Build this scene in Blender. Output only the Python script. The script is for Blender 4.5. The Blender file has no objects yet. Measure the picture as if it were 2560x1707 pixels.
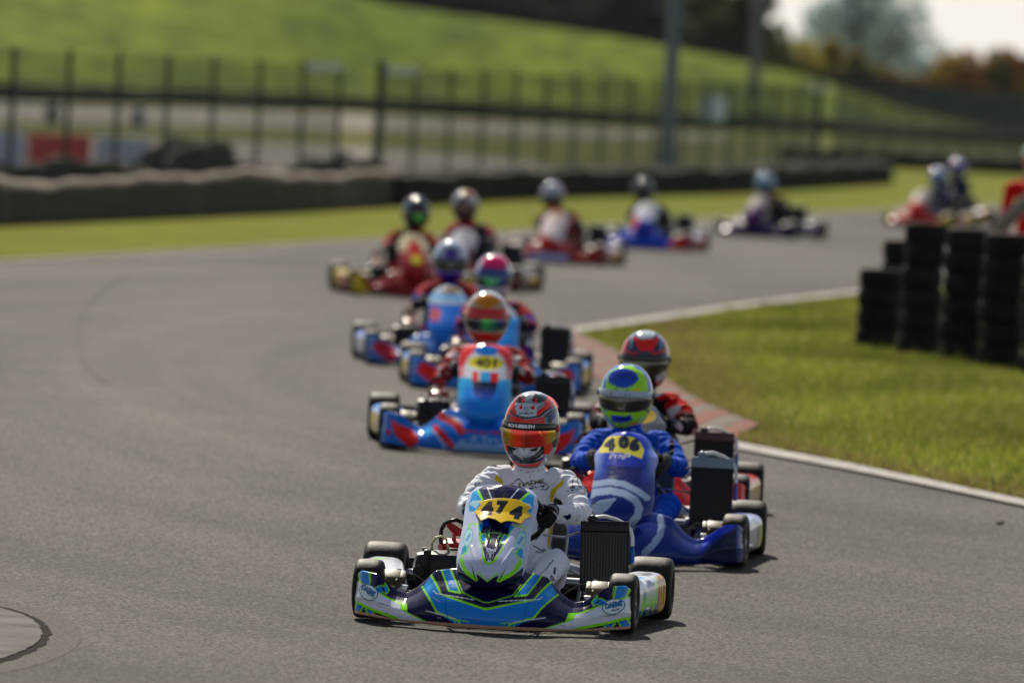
import bpy, bmesh, math, random
import numpy as np
from mathutils import Vector, Matrix

random.seed(7); HAZE = True; RNG = np.random.default_rng(7)
sc = bpy.context.scene
COL = sc.collection
R = math.radians

# ------------------------------------------------------------------ camera
FPX = 300 / 36 * 2560            # focal length in photo pixels
CAM_Z = 2.45
ROLL = R(3.0)
HOR = 160.0                      # horizon row at the photo's centre column
PITCH = math.atan((853.5 - HOR) / FPX)
cam_d = bpy.data.cameras.new('camera')
cam = bpy.data.objects.new('camera', cam_d); COL.objects.link(cam)
cam_d.lens = 300; cam_d.sensor_width = 36
cam_d.clip_start = 0.5; cam_d.clip_end = 6000
CR = Matrix.Rotation(math.pi / 2 - PITCH, 3, 'X') @ Matrix.Rotation(ROLL, 3, 'Z')
cam.matrix_world = Matrix.Translation((0, 0, CAM_Z)) @ CR.to_4x4()
cam_d.dof.use_dof = True
cam_d.dof.focus_distance = 37.5
cam_d.dof.aperture_fstop = 3.4
cam_d.dof.aperture_blades = 0
sc.camera = cam

# ------------------------------------------------------------------ light
SUN_EL, SUN_AZ = R(42), R(-13)   # azimuth measured from +Y towards +X
world = bpy.data.worlds.new('World'); sc.world = world; world.use_nodes = True
nt = world.node_tree
sky = nt.nodes.new('ShaderNodeTexSky'); sky.sky_type = 'NISHITA'; sky.sun_disc = False
sky.sun_elevation = SUN_EL; sky.sun_rotation = SUN_AZ
sky.dust_density = 0.9; sky.air_density = 1.0; sky.ozone_density = 1.0
bg = nt.nodes['Background']; bg.inputs[1].default_value = 0.074
# bright haze low over the horizon, mixed into the sky by elevation
tcw = nt.nodes.new('ShaderNodeTexCoord'); sxyz = nt.nodes.new('ShaderNodeSeparateXYZ'); nt.links.new(tcw.outputs['Generated'], sxyz.inputs[0])
mrw = nt.nodes.new('ShaderNodeMapRange'); mrw.inputs[1].default_value = -.02; mrw.inputs[2].default_value = .13; mrw.inputs[3].default_value = .96; mrw.inputs[4].default_value = 0
nt.links.new(sxyz.outputs[2], mrw.inputs[0])
mxw = nt.nodes.new('ShaderNodeMix'); mxw.data_type = 'RGBA'; mxw.inputs['B'].default_value = (11.0, 10.7, 10.1, 1)
nt.links.new(mrw.outputs[0], mxw.inputs['Factor']); hsv = nt.nodes.new('ShaderNodeHueSaturation'); hsv.inputs['Saturation'].default_value = .62; nt.links.new(sky.outputs[0], hsv.inputs['Color']); nt.links.new(hsv.outputs[0], mxw.inputs['A']); nt.links.new(mxw.outputs['Result'], bg.inputs[0])
sun_d = bpy.data.lights.new('sun', 'SUN'); sun_d.energy = 5.0; sun_d.angle = R(0.53)
sun_d.color = (1.0, 0.91, 0.77)
sun = bpy.data.objects.new('sun', sun_d); COL.objects.link(sun)
sd = Vector((math.cos(SUN_EL) * math.sin(SUN_AZ), math.cos(SUN_EL) * math.cos(SUN_AZ), math.sin(SUN_EL)))
sun.rotation_euler = sd.to_track_quat('Z', 'Y').to_euler()
sun.location = (0, 0, 60)
sc.view_settings.view_transform = 'Standard'; sc.view_settings.look = 'None'
sc.view_settings.exposure = 0.25; sc.view_settings.gamma = 1.0
sc.cycles.use_denoising = True
sc.cycles.max_bounces = 6; sc.cycles.transparent_max_bounces = 16
sc.cycles.caustics_reflective = False; sc.cycles.caustics_refractive = False
sc.cycles.sample_clamp_indirect = 4

# ------------------------------------------------------------------ mapping photo pixels <-> world
def ray(px, py):
    d = CR @ Vector(((px - 1280) / FPX, (853.5 - py) / FPX, -1.0))
    return d / d.y
def sstep(a, b, t):
    t = min(1, max(0, (t - a) / (b - a))); return t * t * (3 - 2 * t)
def gz(y):                        # height of the ground: a slight swell past the first karts
    return 0.13 * sstep(37.5, 53, y)
def G(px, py, dz=0.0):
    d = ray(px, py); y = 60.0
    for _ in range(40):
        y2 = (gz(y) + dz - CAM_Z) / d.z if d.z < -1e-6 else 3000.0
        y = 0.5 * y + 0.5 * min(max(y2, 5), 3000)
    return Vector((d.x * y, y, gz(y)))
DS = 1.08843                      # the half-size view used for reading points
def GD(dx, dy): return G(dx * DS, dy * DS)
def at(px, py, D):                # the point seen at a pixel at distance D
    d = ray(px, py); return Vector((d.x * D, D, CAM_Z + d.z * D))
CRT = np.array(CR.transposed())
def project(P):                   # (n,3) world -> (n,2) photo pixels
    q = (P - np.array([0, 0, CAM_Z])) @ CRT.T
    return np.stack([1280 + FPX * q[:, 0] / -q[:, 2], 853.5 - FPX * q[:, 1] / -q[:, 2]], 1)

# ------------------------------------------------------------------ colours and materials
def lin(c):
    c = np.asarray(c, float) / 255.0
    return np.where(c <= 0.04045, c / 12.92, ((c + 0.055) / 1.055) ** 2.4)
def c4(c): return (*[float(v) for v in lin(c)], 1.0)
MATS = {}
def newmat(name):
    m = bpy.data.materials.new(name); m.use_nodes = True
    return m, m.node_tree, m.node_tree.nodes['Principled BSDF']
def mat(name, rgb, rough=0.5, metal=0.0, coat=0.0, var=0.0, scale=20.0, bump=0.0, spec=0.5):
    """plain material with a little procedural variation; rgb is linear albedo"""
    if name in MATS: return MATS[name]
    if rough >= .65 and spec == .5: spec = .08
    m, t, b = newmat(name)
    b.inputs['Base Color'].default_value = (*rgb, 1)
    b.inputs['Roughness'].default_value = rough; b.inputs['Metallic'].default_value = metal
    b.inputs['Coat Weight'].default_value = coat; b.inputs['Coat Roughness'].default_value = 0.06
    b.inputs['Specular IOR Level'].default_value = spec
    if var or bump:
        tc = t.nodes.new('ShaderNodeTexCoord'); n = t.nodes.new('ShaderNodeTexNoise')
        n.inputs['Scale'].default_value = scale; n.inputs['Detail'].default_value = 6
        t.links.new(tc.outputs['Object'], n.inputs['Vector'])
        if var:
            r = t.nodes.new('ShaderNodeMapRange'); r.inputs['From Min'].default_value = .3; r.inputs['From Max'].default_value = .7
            r.inputs['To Min'].default_value = 1 - var; r.inputs['To Max'].default_value = 1 + var
            mx = t.nodes.new('ShaderNodeVectorMath'); mx.operation = 'SCALE'
            mx.inputs[0].default_value = rgb
            t.links.new(n.outputs[0], r.inputs[0]); t.links.new(r.outputs[0], mx.inputs['Scale'])
            t.links.new(mx.outputs[0], b.inputs['Base Color'])
        if bump:
            bp = t.nodes.new('ShaderNodeBump'); bp.inputs['Strength'].default_value = bump; bp.inputs['Distance'].default_value = .01
            t.links.new(n.outputs[0], bp.inputs['Height']); t.links.new(bp.outputs[0], b.inputs['Normal'])
    MATS[name] = m; return m
def vmat(name, rough=0.3, metal=0.0, coat=0.0, bump=0.0, scale=60.0, dirt=0.0, sheen=0.0, spec=.5):
    """base colour from the mesh's own colour attribute (livery), with scuffs"""
    if name in MATS: return MATS[name]
    m, t, b = newmat(name)
    a = t.nodes.new('ShaderNodeAttribute'); a.attribute_name = 'Col'
    b.inputs['Roughness'].default_value = rough; b.inputs['Metallic'].default_value = metal
    b.inputs['Coat Weight'].default_value = coat; b.inputs['Coat Roughness'].default_value = 0.05
    b.inputs['Sheen Weight'].default_value = sheen; b.inputs['Specular IOR Level'].default_value = spec
    out = a.outputs['Color']
    tc = t.nodes.new('ShaderNodeTexCoord'); n = t.nodes.new('ShaderNodeTexNoise')
    n.inputs['Scale'].default_value = scale; n.inputs['Detail'].default_value = 8
    t.links.new(tc.outputs['Object'], n.inputs['Vector'])
    if dirt:
        r = t.nodes.new('ShaderNodeMapRange'); r.inputs['From Min'].default_value = .52; r.inputs['From Max'].default_value = .75
        r.inputs['To Min'].default_value = 0; r.inputs['To Max'].default_value = dirt
        mx = t.nodes.new('ShaderNodeMix'); mx.data_type = 'RGBA'
        mx.inputs['B'].default_value = (.09, .085, .08, 1)
        t.links.new(n.outputs[0], r.inputs[0]); t.links.new(r.outputs[0], mx.inputs['Factor']); t.links.new(out, mx.inputs['A'])
        out = mx.outputs['Result']
        r2 = t.nodes.new('ShaderNodeMapRange'); r2.inputs['From Min'].default_value = .35; r2.inputs['From Max'].default_value = .7
        r2.inputs['To Min'].default_value = rough * .8; r2.inputs['To Max'].default_value = rough * 1.5
        t.links.new(n.outputs[0], r2.inputs[0]); t.links.new(r2.outputs[0], b.inputs['Roughness'])
    t.links.new(out, b.inputs['Base Color'])
    if bump:
        bp = t.nodes.new('ShaderNodeBump'); bp.inputs['Strength'].default_value = bump; bp.inputs['Distance'].default_value = .006
        t.links.new(n.outputs[0], bp.inputs['Height']); t.links.new(bp.outputs[0], b.inputs['Normal'])
    MATS[name] = m; return m

M_PLASTIC = vmat('bodywork_plastic', .15, coat=0, dirt=.12, scale=35, spec=.28)
M_HELMET = vmat('helmet_paint', .10, coat=0, spec=.55)
M_CLOTH = vmat('race_suit_cloth', .85, bump=.55, scale=26, spec=.15)
M_VISOR = vmat('visor_mirror', .10, metal=.55, coat=1.0)
M_RUB = mat('tyre_rubber', (.011, .0105, .010), .58, var=.4, scale=30, bump=.15, spec=.22)
M_RUBOLD = mat('old_tyre_rubber', (.0085, .008, .0075), .75, var=.5, scale=9, bump=.4, spec=.12)
M_RIM = mat('rim_magnesium', (.30, .29, .27), .35, .9)
M_RIMG = mat('rim_gold', (.42, .33, .16), .35, .9)
M_STEEL = mat('steel', (.42, .42, .43), .28, 1.0)
M_CHROME = mat('frame_chrome', (.35, .36, .38), .22, 1.0)
M_FRAMEB = mat('frame_blue_paint', (.02, .025, .16), .35, coat=.4)
M_BLK = mat('black_plastic', (.008, .008, .009), .35, var=.2, scale=20, spec=.3)
M_BLKM = mat('black_metal', (.010, .010, .011), .4, .2, spec=.3)
M_RED = mat('engine_red', (.45, .012, .015), .35, coat=.3)
M_BRASS = mat('caliper_bronze', (.13, .115, .075), .5, .2)
M_SEAT = mat('seat_shell', (.22, .24, .23), .35, var=.1)
M_HOSE = mat('silicone_hose', (.78, .78, .76), .35)
M_FUEL = mat('fuel_hose_clear', (.62, .56, .30), .25)
M_BLUEP = mat('anodised_blue', (.02, .10, .32), .3, .6)
M_GLOVE = mat('glove_fabric', (.010, .010, .011), .75, bump=.3, scale=70)
M_GLOVEG = mat('glove_fabric_grey', (.06, .062, .07), .8, bump=.3, scale=70)

# ------------------------------------------------------------------ mesh building
class MB:
    def __init__(s): s.v = []; s.f = []; s.n = 0
    def add(s, V, F):
        V = np.asarray(V, float); s.v.append(V)
        s.f += [tuple(i + s.n for i in f) for f in F]; s.n += len(V); return s
    def box(s, c, size, rot=None, bev=0.0):
        x, y, z = [k / 2 for k in size]
        if bev:
            b = min(bev, x * .9, y * .9, z * .9); P = []
            bm = bmesh.new(); bmesh.ops.create_cube(bm, size=1, matrix=Matrix.Diagonal((*size, 1)))
            bmesh.ops.bevel(bm, geom=bm.edges[:], offset=b, segments=2, profile=.6, affect='EDGES')
            bm.verts.ensure_lookup_table()
            V = np.array([v.co[:] for v in bm.verts]); F = [tuple(v.index for v in f.verts) for f in bm.faces]; bm.free()
        else:
            V = np.array([(i, j, k) for i in (-x, x) for j in (-y, y) for k in (-z, z)])
            F = [(0, 1, 3, 2), (4, 6, 7, 5), (0, 4, 5, 1), (2, 3, 7, 6), (0, 2, 6, 4), (1, 5, 7, 3)]
        if rot is not None: V = V @ np.array(rot.to_3x3()).T
        return s.add(V + np.array(c), F)
    def tube(s, pts, r, n=10, cap=True, flat=None):
        pts = [Vector(p) for p in pts]; rs = r if hasattr(r, '__len__') else [r] * len(pts)
        V = []; F = []; up = None
        for i, p in enumerate(pts):
            t = (pts[min(i + 1, len(pts) - 1)] - pts[max(i - 1, 0)]).normalized()
            if up is None:
                up = Vector((0, 0, 1)) if abs(t.z) < .9 else Vector((1, 0, 0))
            a = t.cross(up).normalized(); up = a.cross(t).normalized()
            ra = rs[i]; ra, rb = (ra if hasattr(ra, '__len__') else (ra, ra))
            for k in range(n):
                an = 2 * math.pi * k / n
                V.append(p + a * (ra * math.cos(an)) + up * (rb * math.sin(an)))
            if i:
                o = (i - 1) * n
                F += [(o + k, o + (k + 1) % n, o + n + (k + 1) % n, o + n + k) for k in range(n)]
        if cap:
            F.append(tuple(range(n - 1, -1, -1))); o = (len(pts) - 1) * n; F.append(tuple(o + k for k in range(n)))
        return s.add([v[:] for v in V], F)
    def lathe(s, prof, c=(0, 0, 0), axis='X', n=40, rot=None, closed=False):
        V = []; F = []; m = len(prof)
        for k in range(n):
            a = 2 * math.pi * k / n; ca, sa = math.cos(a), math.sin(a)
            for (h, r) in prof:
                V.append({'X': (h, r * ca, r * sa), 'Y': (r * ca, h, r * sa), 'Z': (r * ca, r * sa, h)}[axis])
        for k in range(n):
            k2 = (k + 1) % n
            for i in range(m - 1 + (1 if closed else 0)):
                j = (i + 1) % m
                F.append((k * m + i, k * m + j, k2 * m + j, k2 * m + i))
        V = np.array(V)
        if rot is not None: V = V @ np.array(rot.to_3x3()).T
        return s.add(V + np.array(c), F)
    def sphere(s, c, r, n=14, m=9):
        rx, ry, rz = r if hasattr(r, '__len__') else (r, r, r)
        V = []; F = []
        for i in range(m + 1):
            p = math.pi * i / m
            for k in range(n):
                a = 2 * math.pi * k / n
                V.append((c[0] + rx * math.sin(p) * math.cos(a), c[1] + ry * math.sin(p) * math.sin(a), c[2] + rz * math.cos(p)))
        for i in range(m):
            for k in range(n):
                F.append((i * n + k, (i + 1) * n + k, (i + 1) * n + (k + 1) % n, i * n + (k + 1) % n))
        return s.add(V, F)
    def data(s): return np.concatenate(s.v), s.f

def mk_mesh(name, V, F, smooth=True, cols=None):
    me = bpy.data.meshes.new(name)
    if isinstance(F, np.ndarray):
        nv = F.shape[1]
        me.vertices.add(len(V)); me.vertices.foreach_set('co', np.asarray(V, np.float32).ravel())
        me.loops.add(F.size); me.loops.foreach_set('vertex_index', F.ravel().astype(np.int32))
        me.polygons.add(len(F)); me.polygons.foreach_set('loop_start', np.arange(0, F.size, nv, dtype=np.int32))
        me.update(calc_edges=True)
    else:
        me.from_pydata([tuple(v) for v in V], [], F)
    me.validate()
    if smooth: me.polygons.foreach_set('use_smooth', [True] * len(me.polygons))
    if cols is not None: paint(me, cols)
    me.update(); return me
VIVID = {'front_fairing', 'nose_panel', 'side_pod', 'number_plate', 'helmet', 'visor', 'visor_strip', 'person'}
def paint(me, cols):
    if 'Col' in me.attributes: me.attributes.remove(me.attributes['Col'])
    a = me.color_attributes.new('Col', 'FLOAT_COLOR', 'POINT')
    c = np.ones((len(me.vertices), 4), np.float32); k = np.asarray(cols, float)
    if me.name.split('.')[0] in VIVID:          # dyed cloth, lacquer and printed film: deep, saturated colours
        k = np.clip(k, 0, 1) ** 1.18; g = k.mean(1, keepdims=True); k = np.clip(g + (k - g) * 1.16, 0.0015, .86)
    c[:, :3] = k
    a.data.foreach_set('color', c.ravel())
def link(name, me, m=None, parent=None, split=False):
    o = bpy.data.objects.new(name, me); COL.objects.link(o)
    if m is not None:
        if not me.materials: me.materials.append(None)
        o.material_slots[0].link = 'OBJECT'; o.material_slots[0].material = m
    if parent is not None: o.parent = parent
    return o
CACHE = {}
def part(name, key, build, m, parent=None, smooth=True, ang=35):
    """shared mesh data by key; build() returns an MB"""
    if key not in CACHE:
        V, F = build().data(); me = mk_mesh(name, V, F, smooth)
        if smooth: sharp(me, ang)
        CACHE[key] = me
    return link(name, CACHE[key], m, parent)
def sharp(me, ang=35):
    bm = bmesh.new(); bm.from_mesh(me); bmesh.ops.recalc_face_normals(bm, faces=bm.faces)
    ca = R(ang)
    for e in bm.edges:
        if len(e.link_faces) == 2 and e.calc_face_angle(0) > ca: e.smooth = False
    bm.to_mesh(me); bm.free()
def empty(name, loc, rz=0.0):
    o = bpy.data.objects.new(name, None); COL.objects.link(o)
    o.location = loc; o.rotation_euler = (0, 0, rz); o.empty_display_size = .2; return o
def tag(o, label, cat, group=None, kind=None):
    if label: o['label'] = label
    if cat: o['category'] = cat
    if group: o['group'] = group
    if kind: o['kind'] = kind
    return o
def structure(o): o['kind'] = 'structure'; return o

# ------------------------------------------------------------------ 2D painting (livery baked on the mesh)
def in_poly(P, poly):
    poly = np.asarray(poly, float); x, y = P[:, 0], P[:, 1]
    mn, mx = poly.min(0), poly.max(0)
    out = np.zeros(len(P), bool)
    s = np.where((x >= mn[0]) & (x <= mx[0]) & (y >= mn[1]) & (y <= mx[1]))[0]
    if not len(s): return out
    xs, ys = x[s], y[s]; r = np.zeros(len(s), bool); n = len(poly)
    for i in range(n):
        x1, y1 = poly[i]; x2, y2 = poly[(i + 1) % n]
        if y1 == y2: continue
        c = ((y1 > ys) != (y2 > ys)) & (xs < (x2 - x1) * (ys - y1) / (y2 - y1) + x1)
        r ^= c
    out[s] = r; return out
def on_line(P, pts, w):
    out = np.zeros(len(P), bool); pts = np.asarray(pts, float)
    for a, b in zip(pts[:-1], pts[1:]):
        d = b - a; L = d @ d
        t = np.clip(((P - a) @ d) / max(L, 1e-9), 0, 1)
        out |= ((P - a - t[:, None] * d) ** 2).sum(1) < (w / 2) ** 2
    return out
def on_ellipse(P, c, rx, ry, ang=0, ring=None):
    q = P - np.array(c); a = R(ang); ca, sa = math.cos(a), math.sin(a)
    u = q[:, 0] * ca + q[:, 1] * sa; v = -q[:, 0] * sa + q[:, 1] * ca
    k = (u / rx) ** 2 + (v / ry) ** 2
    return k < 1 if ring is None else (k < 1) & (k > ring)
TXT = {}
def glyphs(s, bold=.0, shear=0.0):
    k = (s, bold, shear)
    if k in TXT: return TXT[k]
    cu = bpy.data.curves.new('t', 'FONT'); cu.body = s; cu.offset = bold; cu.align_x = 'CENTER'; cu.align_y = 'CENTER'
    cu.shear = shear; cu.resolution_u = 3
    o = bpy.data.objects.new('t', cu); COL.objects.link(o)
    bpy.context.view_layer.update()
    me = o.to_mesh(); me.calc_loop_triangles()
    V = np.array([v.co[:2] for v in me.vertices]).reshape(-1, 2); T = np.array([t.vertices[:] for t in me.loop_triangles]).reshape(-1, 3)
    tr = V[T]; o.to_mesh_clear(); bpy.data.objects.remove(o); bpy.data.curves.remove(cu)
    mn = tr.reshape(-1, 2).min(0); mx = tr.reshape(-1, 2).max(0)
    tr = (tr - (mn + mx) / 2) / (mx[1] - mn[1])           # height 1, centred
    TXT[k] = tr; return tr
def on_text(P, s, c, h, w=None, ang=0, bold=.02, shear=0.0, flip=1):
    """P (n,2) with y up when flip=1, y down when flip=-1"""
    tr = glyphs(s, bold, shear); W = tr[..., 0].max() - tr[..., 0].min()
    a = R(ang); q = P - np.array(c); q = q * np.array([1, flip])
    u = q[:, 0] * math.cos(a) + q[:, 1] * math.sin(a); v = -q[:, 0] * math.sin(a) + q[:, 1] * math.cos(a)
    u = u / (h if w is None else w / W); v = v / h
    out = np.zeros(len(P), bool)
    sel = np.where((abs(u) < W / 2 + .1) & (abs(v) < .6))[0]
    if not len(sel): return out
    x, y = u[sel], v[sel]; r = np.zeros(len(sel), bool)
    for A, B, C in tr:
        d = (B[1] - C[1]) * (A[0] - C[0]) + (C[0] - B[0]) * (A[1] - C[1])
        if abs(d) < 1e-12: continue
        l1 = ((B[1] - C[1]) * (x - C[0]) + (C[0] - B[0]) * (y - C[1])) / d
        l2 = ((C[1] - A[1]) * (x - C[0]) + (A[0] - C[0]) * (y - C[1])) / d
        r |= (l1 >= -1e-6) & (l2 >= -1e-6) & (l1 + l2 <= 1 + 1e-6)
    out[sel] = r; return out
def bold_text(P, s, c, h, w=None, ang=0, bold=.02, shear=0.0, flip=1, d=0.0):
    out = on_text(P, s, c, h, w, ang, bold, shear, flip)
    for k in range(8):
        a = k * math.pi / 4; out |= on_text(P, s, (c[0] + d * math.cos(a), c[1] + d * math.sin(a)), h, w, ang, bold, shear, flip)
    return out
def grid_faces(nu, nv, wrap=False):
    i = np.arange(nu if wrap else nu - 1); j = np.arange(nv - 1)
    I, J = np.meshgrid(i, j, indexing='ij'); I2 = (I + 1) % nu
    return np.stack([I * nv + J, I2 * nv + J, I2 * nv + J + 1, I * nv + J + 1], -1).reshape(-1, 4)

# ================================================================== SETTING
def asphalt_mat(name, base, grain=190, amp=.55, rough=.8):
    m, t, b = newmat(name); tc = t.nodes.new('ShaderNodeTexCoord')
    b.inputs['Roughness'].default_value = rough; b.inputs['Specular IOR Level'].default_value = .07
    v = t.nodes.new('ShaderNodeTexVoronoi'); v.inputs['Scale'].default_value = grain
    n1 = t.nodes.new('ShaderNodeTexNoise'); n1.inputs['Scale'].default_value = grain * .55; n1.inputs['Detail'].default_value = 4
    n2 = t.nodes.new('ShaderNodeTexNoise'); n2.inputs['Scale'].default_value = .7; n2.inputs['Detail'].default_value = 6
    n3 = t.nodes.new('ShaderNodeTexNoise'); n3.inputs['Scale'].default_value = 12; n3.inputs['Detail'].default_value = 5
    # rubbered bands running round the bend
    vd = t.nodes.new('ShaderNodeVectorMath'); vd.operation = 'MULTIPLY_ADD'; vd.inputs[1].default_value = (1, .42, 0); vd.inputs[2].default_value = (-7.5, -27.0, 0); t.links.new(tc.outputs['Object'], vd.inputs[0])
    vl = t.nodes.new('ShaderNodeVectorMath'); vl.operation = 'LENGTH'; t.links.new(vd.outputs[0], vl.inputs[0])
    n5 = t.nodes.new('ShaderNodeTexNoise'); n5.noise_dimensions = '1D'; n5.inputs['Scale'].default_value = .9; n5.inputs['Detail'].default_value = 4; t.links.new(vl.outputs['Value'], n5.inputs['W'])
    n4 = t.nodes.new('ShaderNodeTexNoise'); n4.inputs['Scale'].default_value = 1.0; n4.inputs['Detail'].default_value = 4
    mp = t.nodes.new('ShaderNodeMapping'); mp.inputs['Scale'].default_value = (.42, .05, 1); mp.inputs['Rotation'].default_value = (0, 0, .12); t.links.new(tc.outputs['Object'], mp.inputs[0]); t.links.new(mp.outputs[0], n4.inputs['Vector'])
    for n in (v, n1, n2, n3): t.links.new(tc.outputs['Object'], n.inputs['Vector'])
    def mr(src, lo, hi, a, c):
        r = t.nodes.new('ShaderNodeMapRange'); r.inputs['From Min'].default_value = lo; r.inputs['From Max'].default_value = hi
        r.inputs['To Min'].default_value = a; r.inputs['To Max'].default_value = c; t.links.new(src, r.inputs[0]); return r.outputs[0]
    def mul(a, c):
        k = t.nodes.new('ShaderNodeMath'); k.operation = 'MULTIPLY'; t.links.new(a, k.inputs[0]); t.links.new(c, k.inputs[1]); return k.outputs[0]
    sep = t.nodes.new('ShaderNodeSeparateColor'); t.links.new(v.outputs['Color'], sep.inputs[0])
    f = mul(mul(mr(sep.outputs[0], 0, 1, 1 - amp, 1 + amp * 1.25), mr(n1.outputs[0], .3, .7, .45, 1.6)),
            mul(mul(mr(n2.outputs[0], .3, .7, .90, 1.1), mr(n4.outputs[0], .35, .65, .74, 1.14)), mul(mr(n3.outputs[0], .3, .7, .92, 1.08), mr(n5.outputs[0], .36, .64, .80, 1.10))))
    s = t.nodes.new('ShaderNodeVectorMath'); s.operation = 'SCALE'; s.inputs[0].default_value = base
    t.links.new(f, s.inputs['Scale']); t.links.new(s.outputs[0], b.inputs['Base Color'])
    bp = t.nodes.new('ShaderNodeBump'); bp.inputs['Strength'].default_value = .55; bp.inputs['Distance'].default_value = .004
    t.links.new(v.outputs['Distance'], bp.inputs['Height']); t.links.new(bp.outputs[0], b.inputs['Normal'])
    return m
def grass_mat(name, c1, c2, c3, s1=.5, s2=4.0, sx=1.0):
    m, t, b = newmat(name); tc = t.nodes.new('ShaderNodeTexCoord')
    mp = t.nodes.new('ShaderNodeMapping'); mp.inputs['Scale'].default_value = (sx, 1, 1); t.links.new(tc.outputs['Object'], mp.inputs[0])
    b.inputs['Roughness'].default_value = 1.0; b.inputs['Specular IOR Level'].default_value = .03
    n1 = t.nodes.new('ShaderNodeTexNoise'); n1.inputs['Scale'].default_value = s1; n1.inputs['Detail'].default_value = 5
    n2 = t.nodes.new('ShaderNodeTexNoise'); n2.inputs['Scale'].default_value = s2; n2.inputs['Detail'].default_value = 8
    for n in (n1, n2): t.links.new(mp.outputs[0], n.inputs['Vector'])
    r1 = t.nodes.new('ShaderNodeMapRange'); r1.inputs[1].default_value = .35; r1.inputs[2].default_value = .65; t.links.new(n1.outputs[0], r1.inputs[0])
    r2 = t.nodes.new('ShaderNodeMapRange'); r2.inputs[1].default_value = .4; r2.inputs[2].default_value = .68; t.links.new(n2.outputs[0], r2.inputs[0])
    a = t.nodes.new('ShaderNodeMix'); a.data_type = 'RGBA'; a.inputs['A'].default_value = (*c1, 1); a.inputs['B'].default_value = (*c2, 1)
    t.links.new(r1.outputs[0], a.inputs['Factor'])
    c = t.nodes.new('ShaderNodeMix'); c.data_type = 'RGBA'; c.inputs['B'].default_value = (*c3, 1)
    t.links.new(a.outputs['Result'], c.inputs['A']); t.links.new(r2.outputs[0], c.inputs['Factor'])
    t.links.new(c.outputs['Result'], b.inputs['Base Color'])
    bp = t.nodes.new('ShaderNodeBump'); bp.inputs['Strength'].default_value = .8; bp.inputs['Distance'].default_value = .05
    t.links.new(n2.outputs[0], bp.inputs['Height']); t.links.new(bp.outputs[0], b.inputs['Normal'])
    return m
M_ASPH = asphalt_mat('track_asphalt', (.072, .068, .0625), 100, 1.0)
M_ASPH2 = asphalt_mat('paddock_asphalt', (.135, .122, .105), 60, .3)
M_GRASS = grass_mat('grass_infield', (.12, .14, .02), (.21, .18, .06), (.09, .11, .016), .5, 9)
M_GRASS2 = grass_mat('grass_verge', (.13, .155, .014), (.18, .18, .022), (.10, .125, .014), .25, 1.5)
M_HILL = grass_mat('grass_bank', (.10, .15, .012), (.19, .22, .018), (.05, .08, .012), .045, .35, 2.0)
M_PAINT = mat('line_paint', (.36, .345, .32), .85, var=.35, scale=9)
M_CONC = mat('concrete', (.105, .098, .092), .85, var=.45, scale=3, bump=.3)
M_CONCD = mat('concrete_dark', (.100, .092, .084), .9, var=.7, scale=60, bump=.6)
M_GAP = mat('gap_dirt', (.012, .011, .010), 1.0)

def drape(name, poly, z, m, step=1.0, yr=(30, 60)):
    """flat sheet with the given plan outline, laid on the ground at height z above it"""
    bm = bmesh.new(); vs = [bm.verts.new((p[0], p[1], 0)) for p in poly]; bm.faces.new(vs)
    ys = [p[1] for p in poly]
    y = max(yr[0], math.ceil(min(ys)))
    while y < min(yr[1], max(ys)):
        bmesh.ops.bisect_plane(bm, geom=bm.verts[:] + bm.edges[:] + bm.faces[:], plane_co=(0, y, 0), plane_no=(0, 1, 0)); y += step
    bmesh.ops.triangulate(bm, faces=bm.faces[:])
    bmesh.ops.recalc_face_normals(bm, faces=bm.faces)
    for f in bm.faces:
        if f.normal.z < 0: f.normal_flip()
    for v in bm.verts: v.co.z = gz(v.co.y) + z
    me = bpy.data.meshes.new(name); bm.to_mesh(me); bm.free()
    return link(name, me, m)
def ribbon(name, A, B, z, m, n=60):
    """strip between two plan polylines"""
    def res(P):
        P = [Vector((p[0], p[1])) for p in P]; L = [0]
        for a, b in zip(P[:-1], P[1:]): L.append(L[-1] + (b - a).length)
        out = []
        for i in range(n + 1):
            s = L[-1] * i / n; k = max(j for j in range(len(L) - 1) if L[j] <= s + 1e-9)
            out.append(P[k].lerp(P[k + 1], (s - L[k]) / (L[k + 1] - L[k])))
        return out
    a, b = res(A), res(B); V = []
    for p, q in zip(a, b): V += [(p.x, p.y, gz(p.y) + z), (q.x, q.y, gz(q.y) + z)]
    F = [(2 * i, 2 * i + 1, 2 * i + 3, 2 * i + 2) for i in range(n)]
    me = mk_mesh(name, V, F, False)
    return link(name, me, m)
def smooth_poly(P, it=2):
    P = [Vector((p[0], p[1])) for p in P]
    for _ in range(it):
        Q = [P[0]]
        for a, b in zip(P[:-1], P[1:]): Q += [a.lerp(b, .25), a.lerp(b, .75)]
        P = Q + [P[-1]]
    return P

# ground: one sheet to the horizon
xs = [-1500, -300, -60, 60, 300, 1500]; ys = [-50, 0, 20] + list(range(36, 56)) + [80, 150, 300, 600, 1200, 3000, 5500]
V = [(x, y, gz(y) - .02) for x in xs for y in ys]; n = len(ys)
F = [(i * n + j, (i + 1) * n + j, (i + 1) * n + j + 1, i * n + j + 1) for i in range(len(xs) - 1) for j in range(n - 1)]
structure(link('ground', mk_mesh('ground', V, F, False), M_GRASS2))

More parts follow.
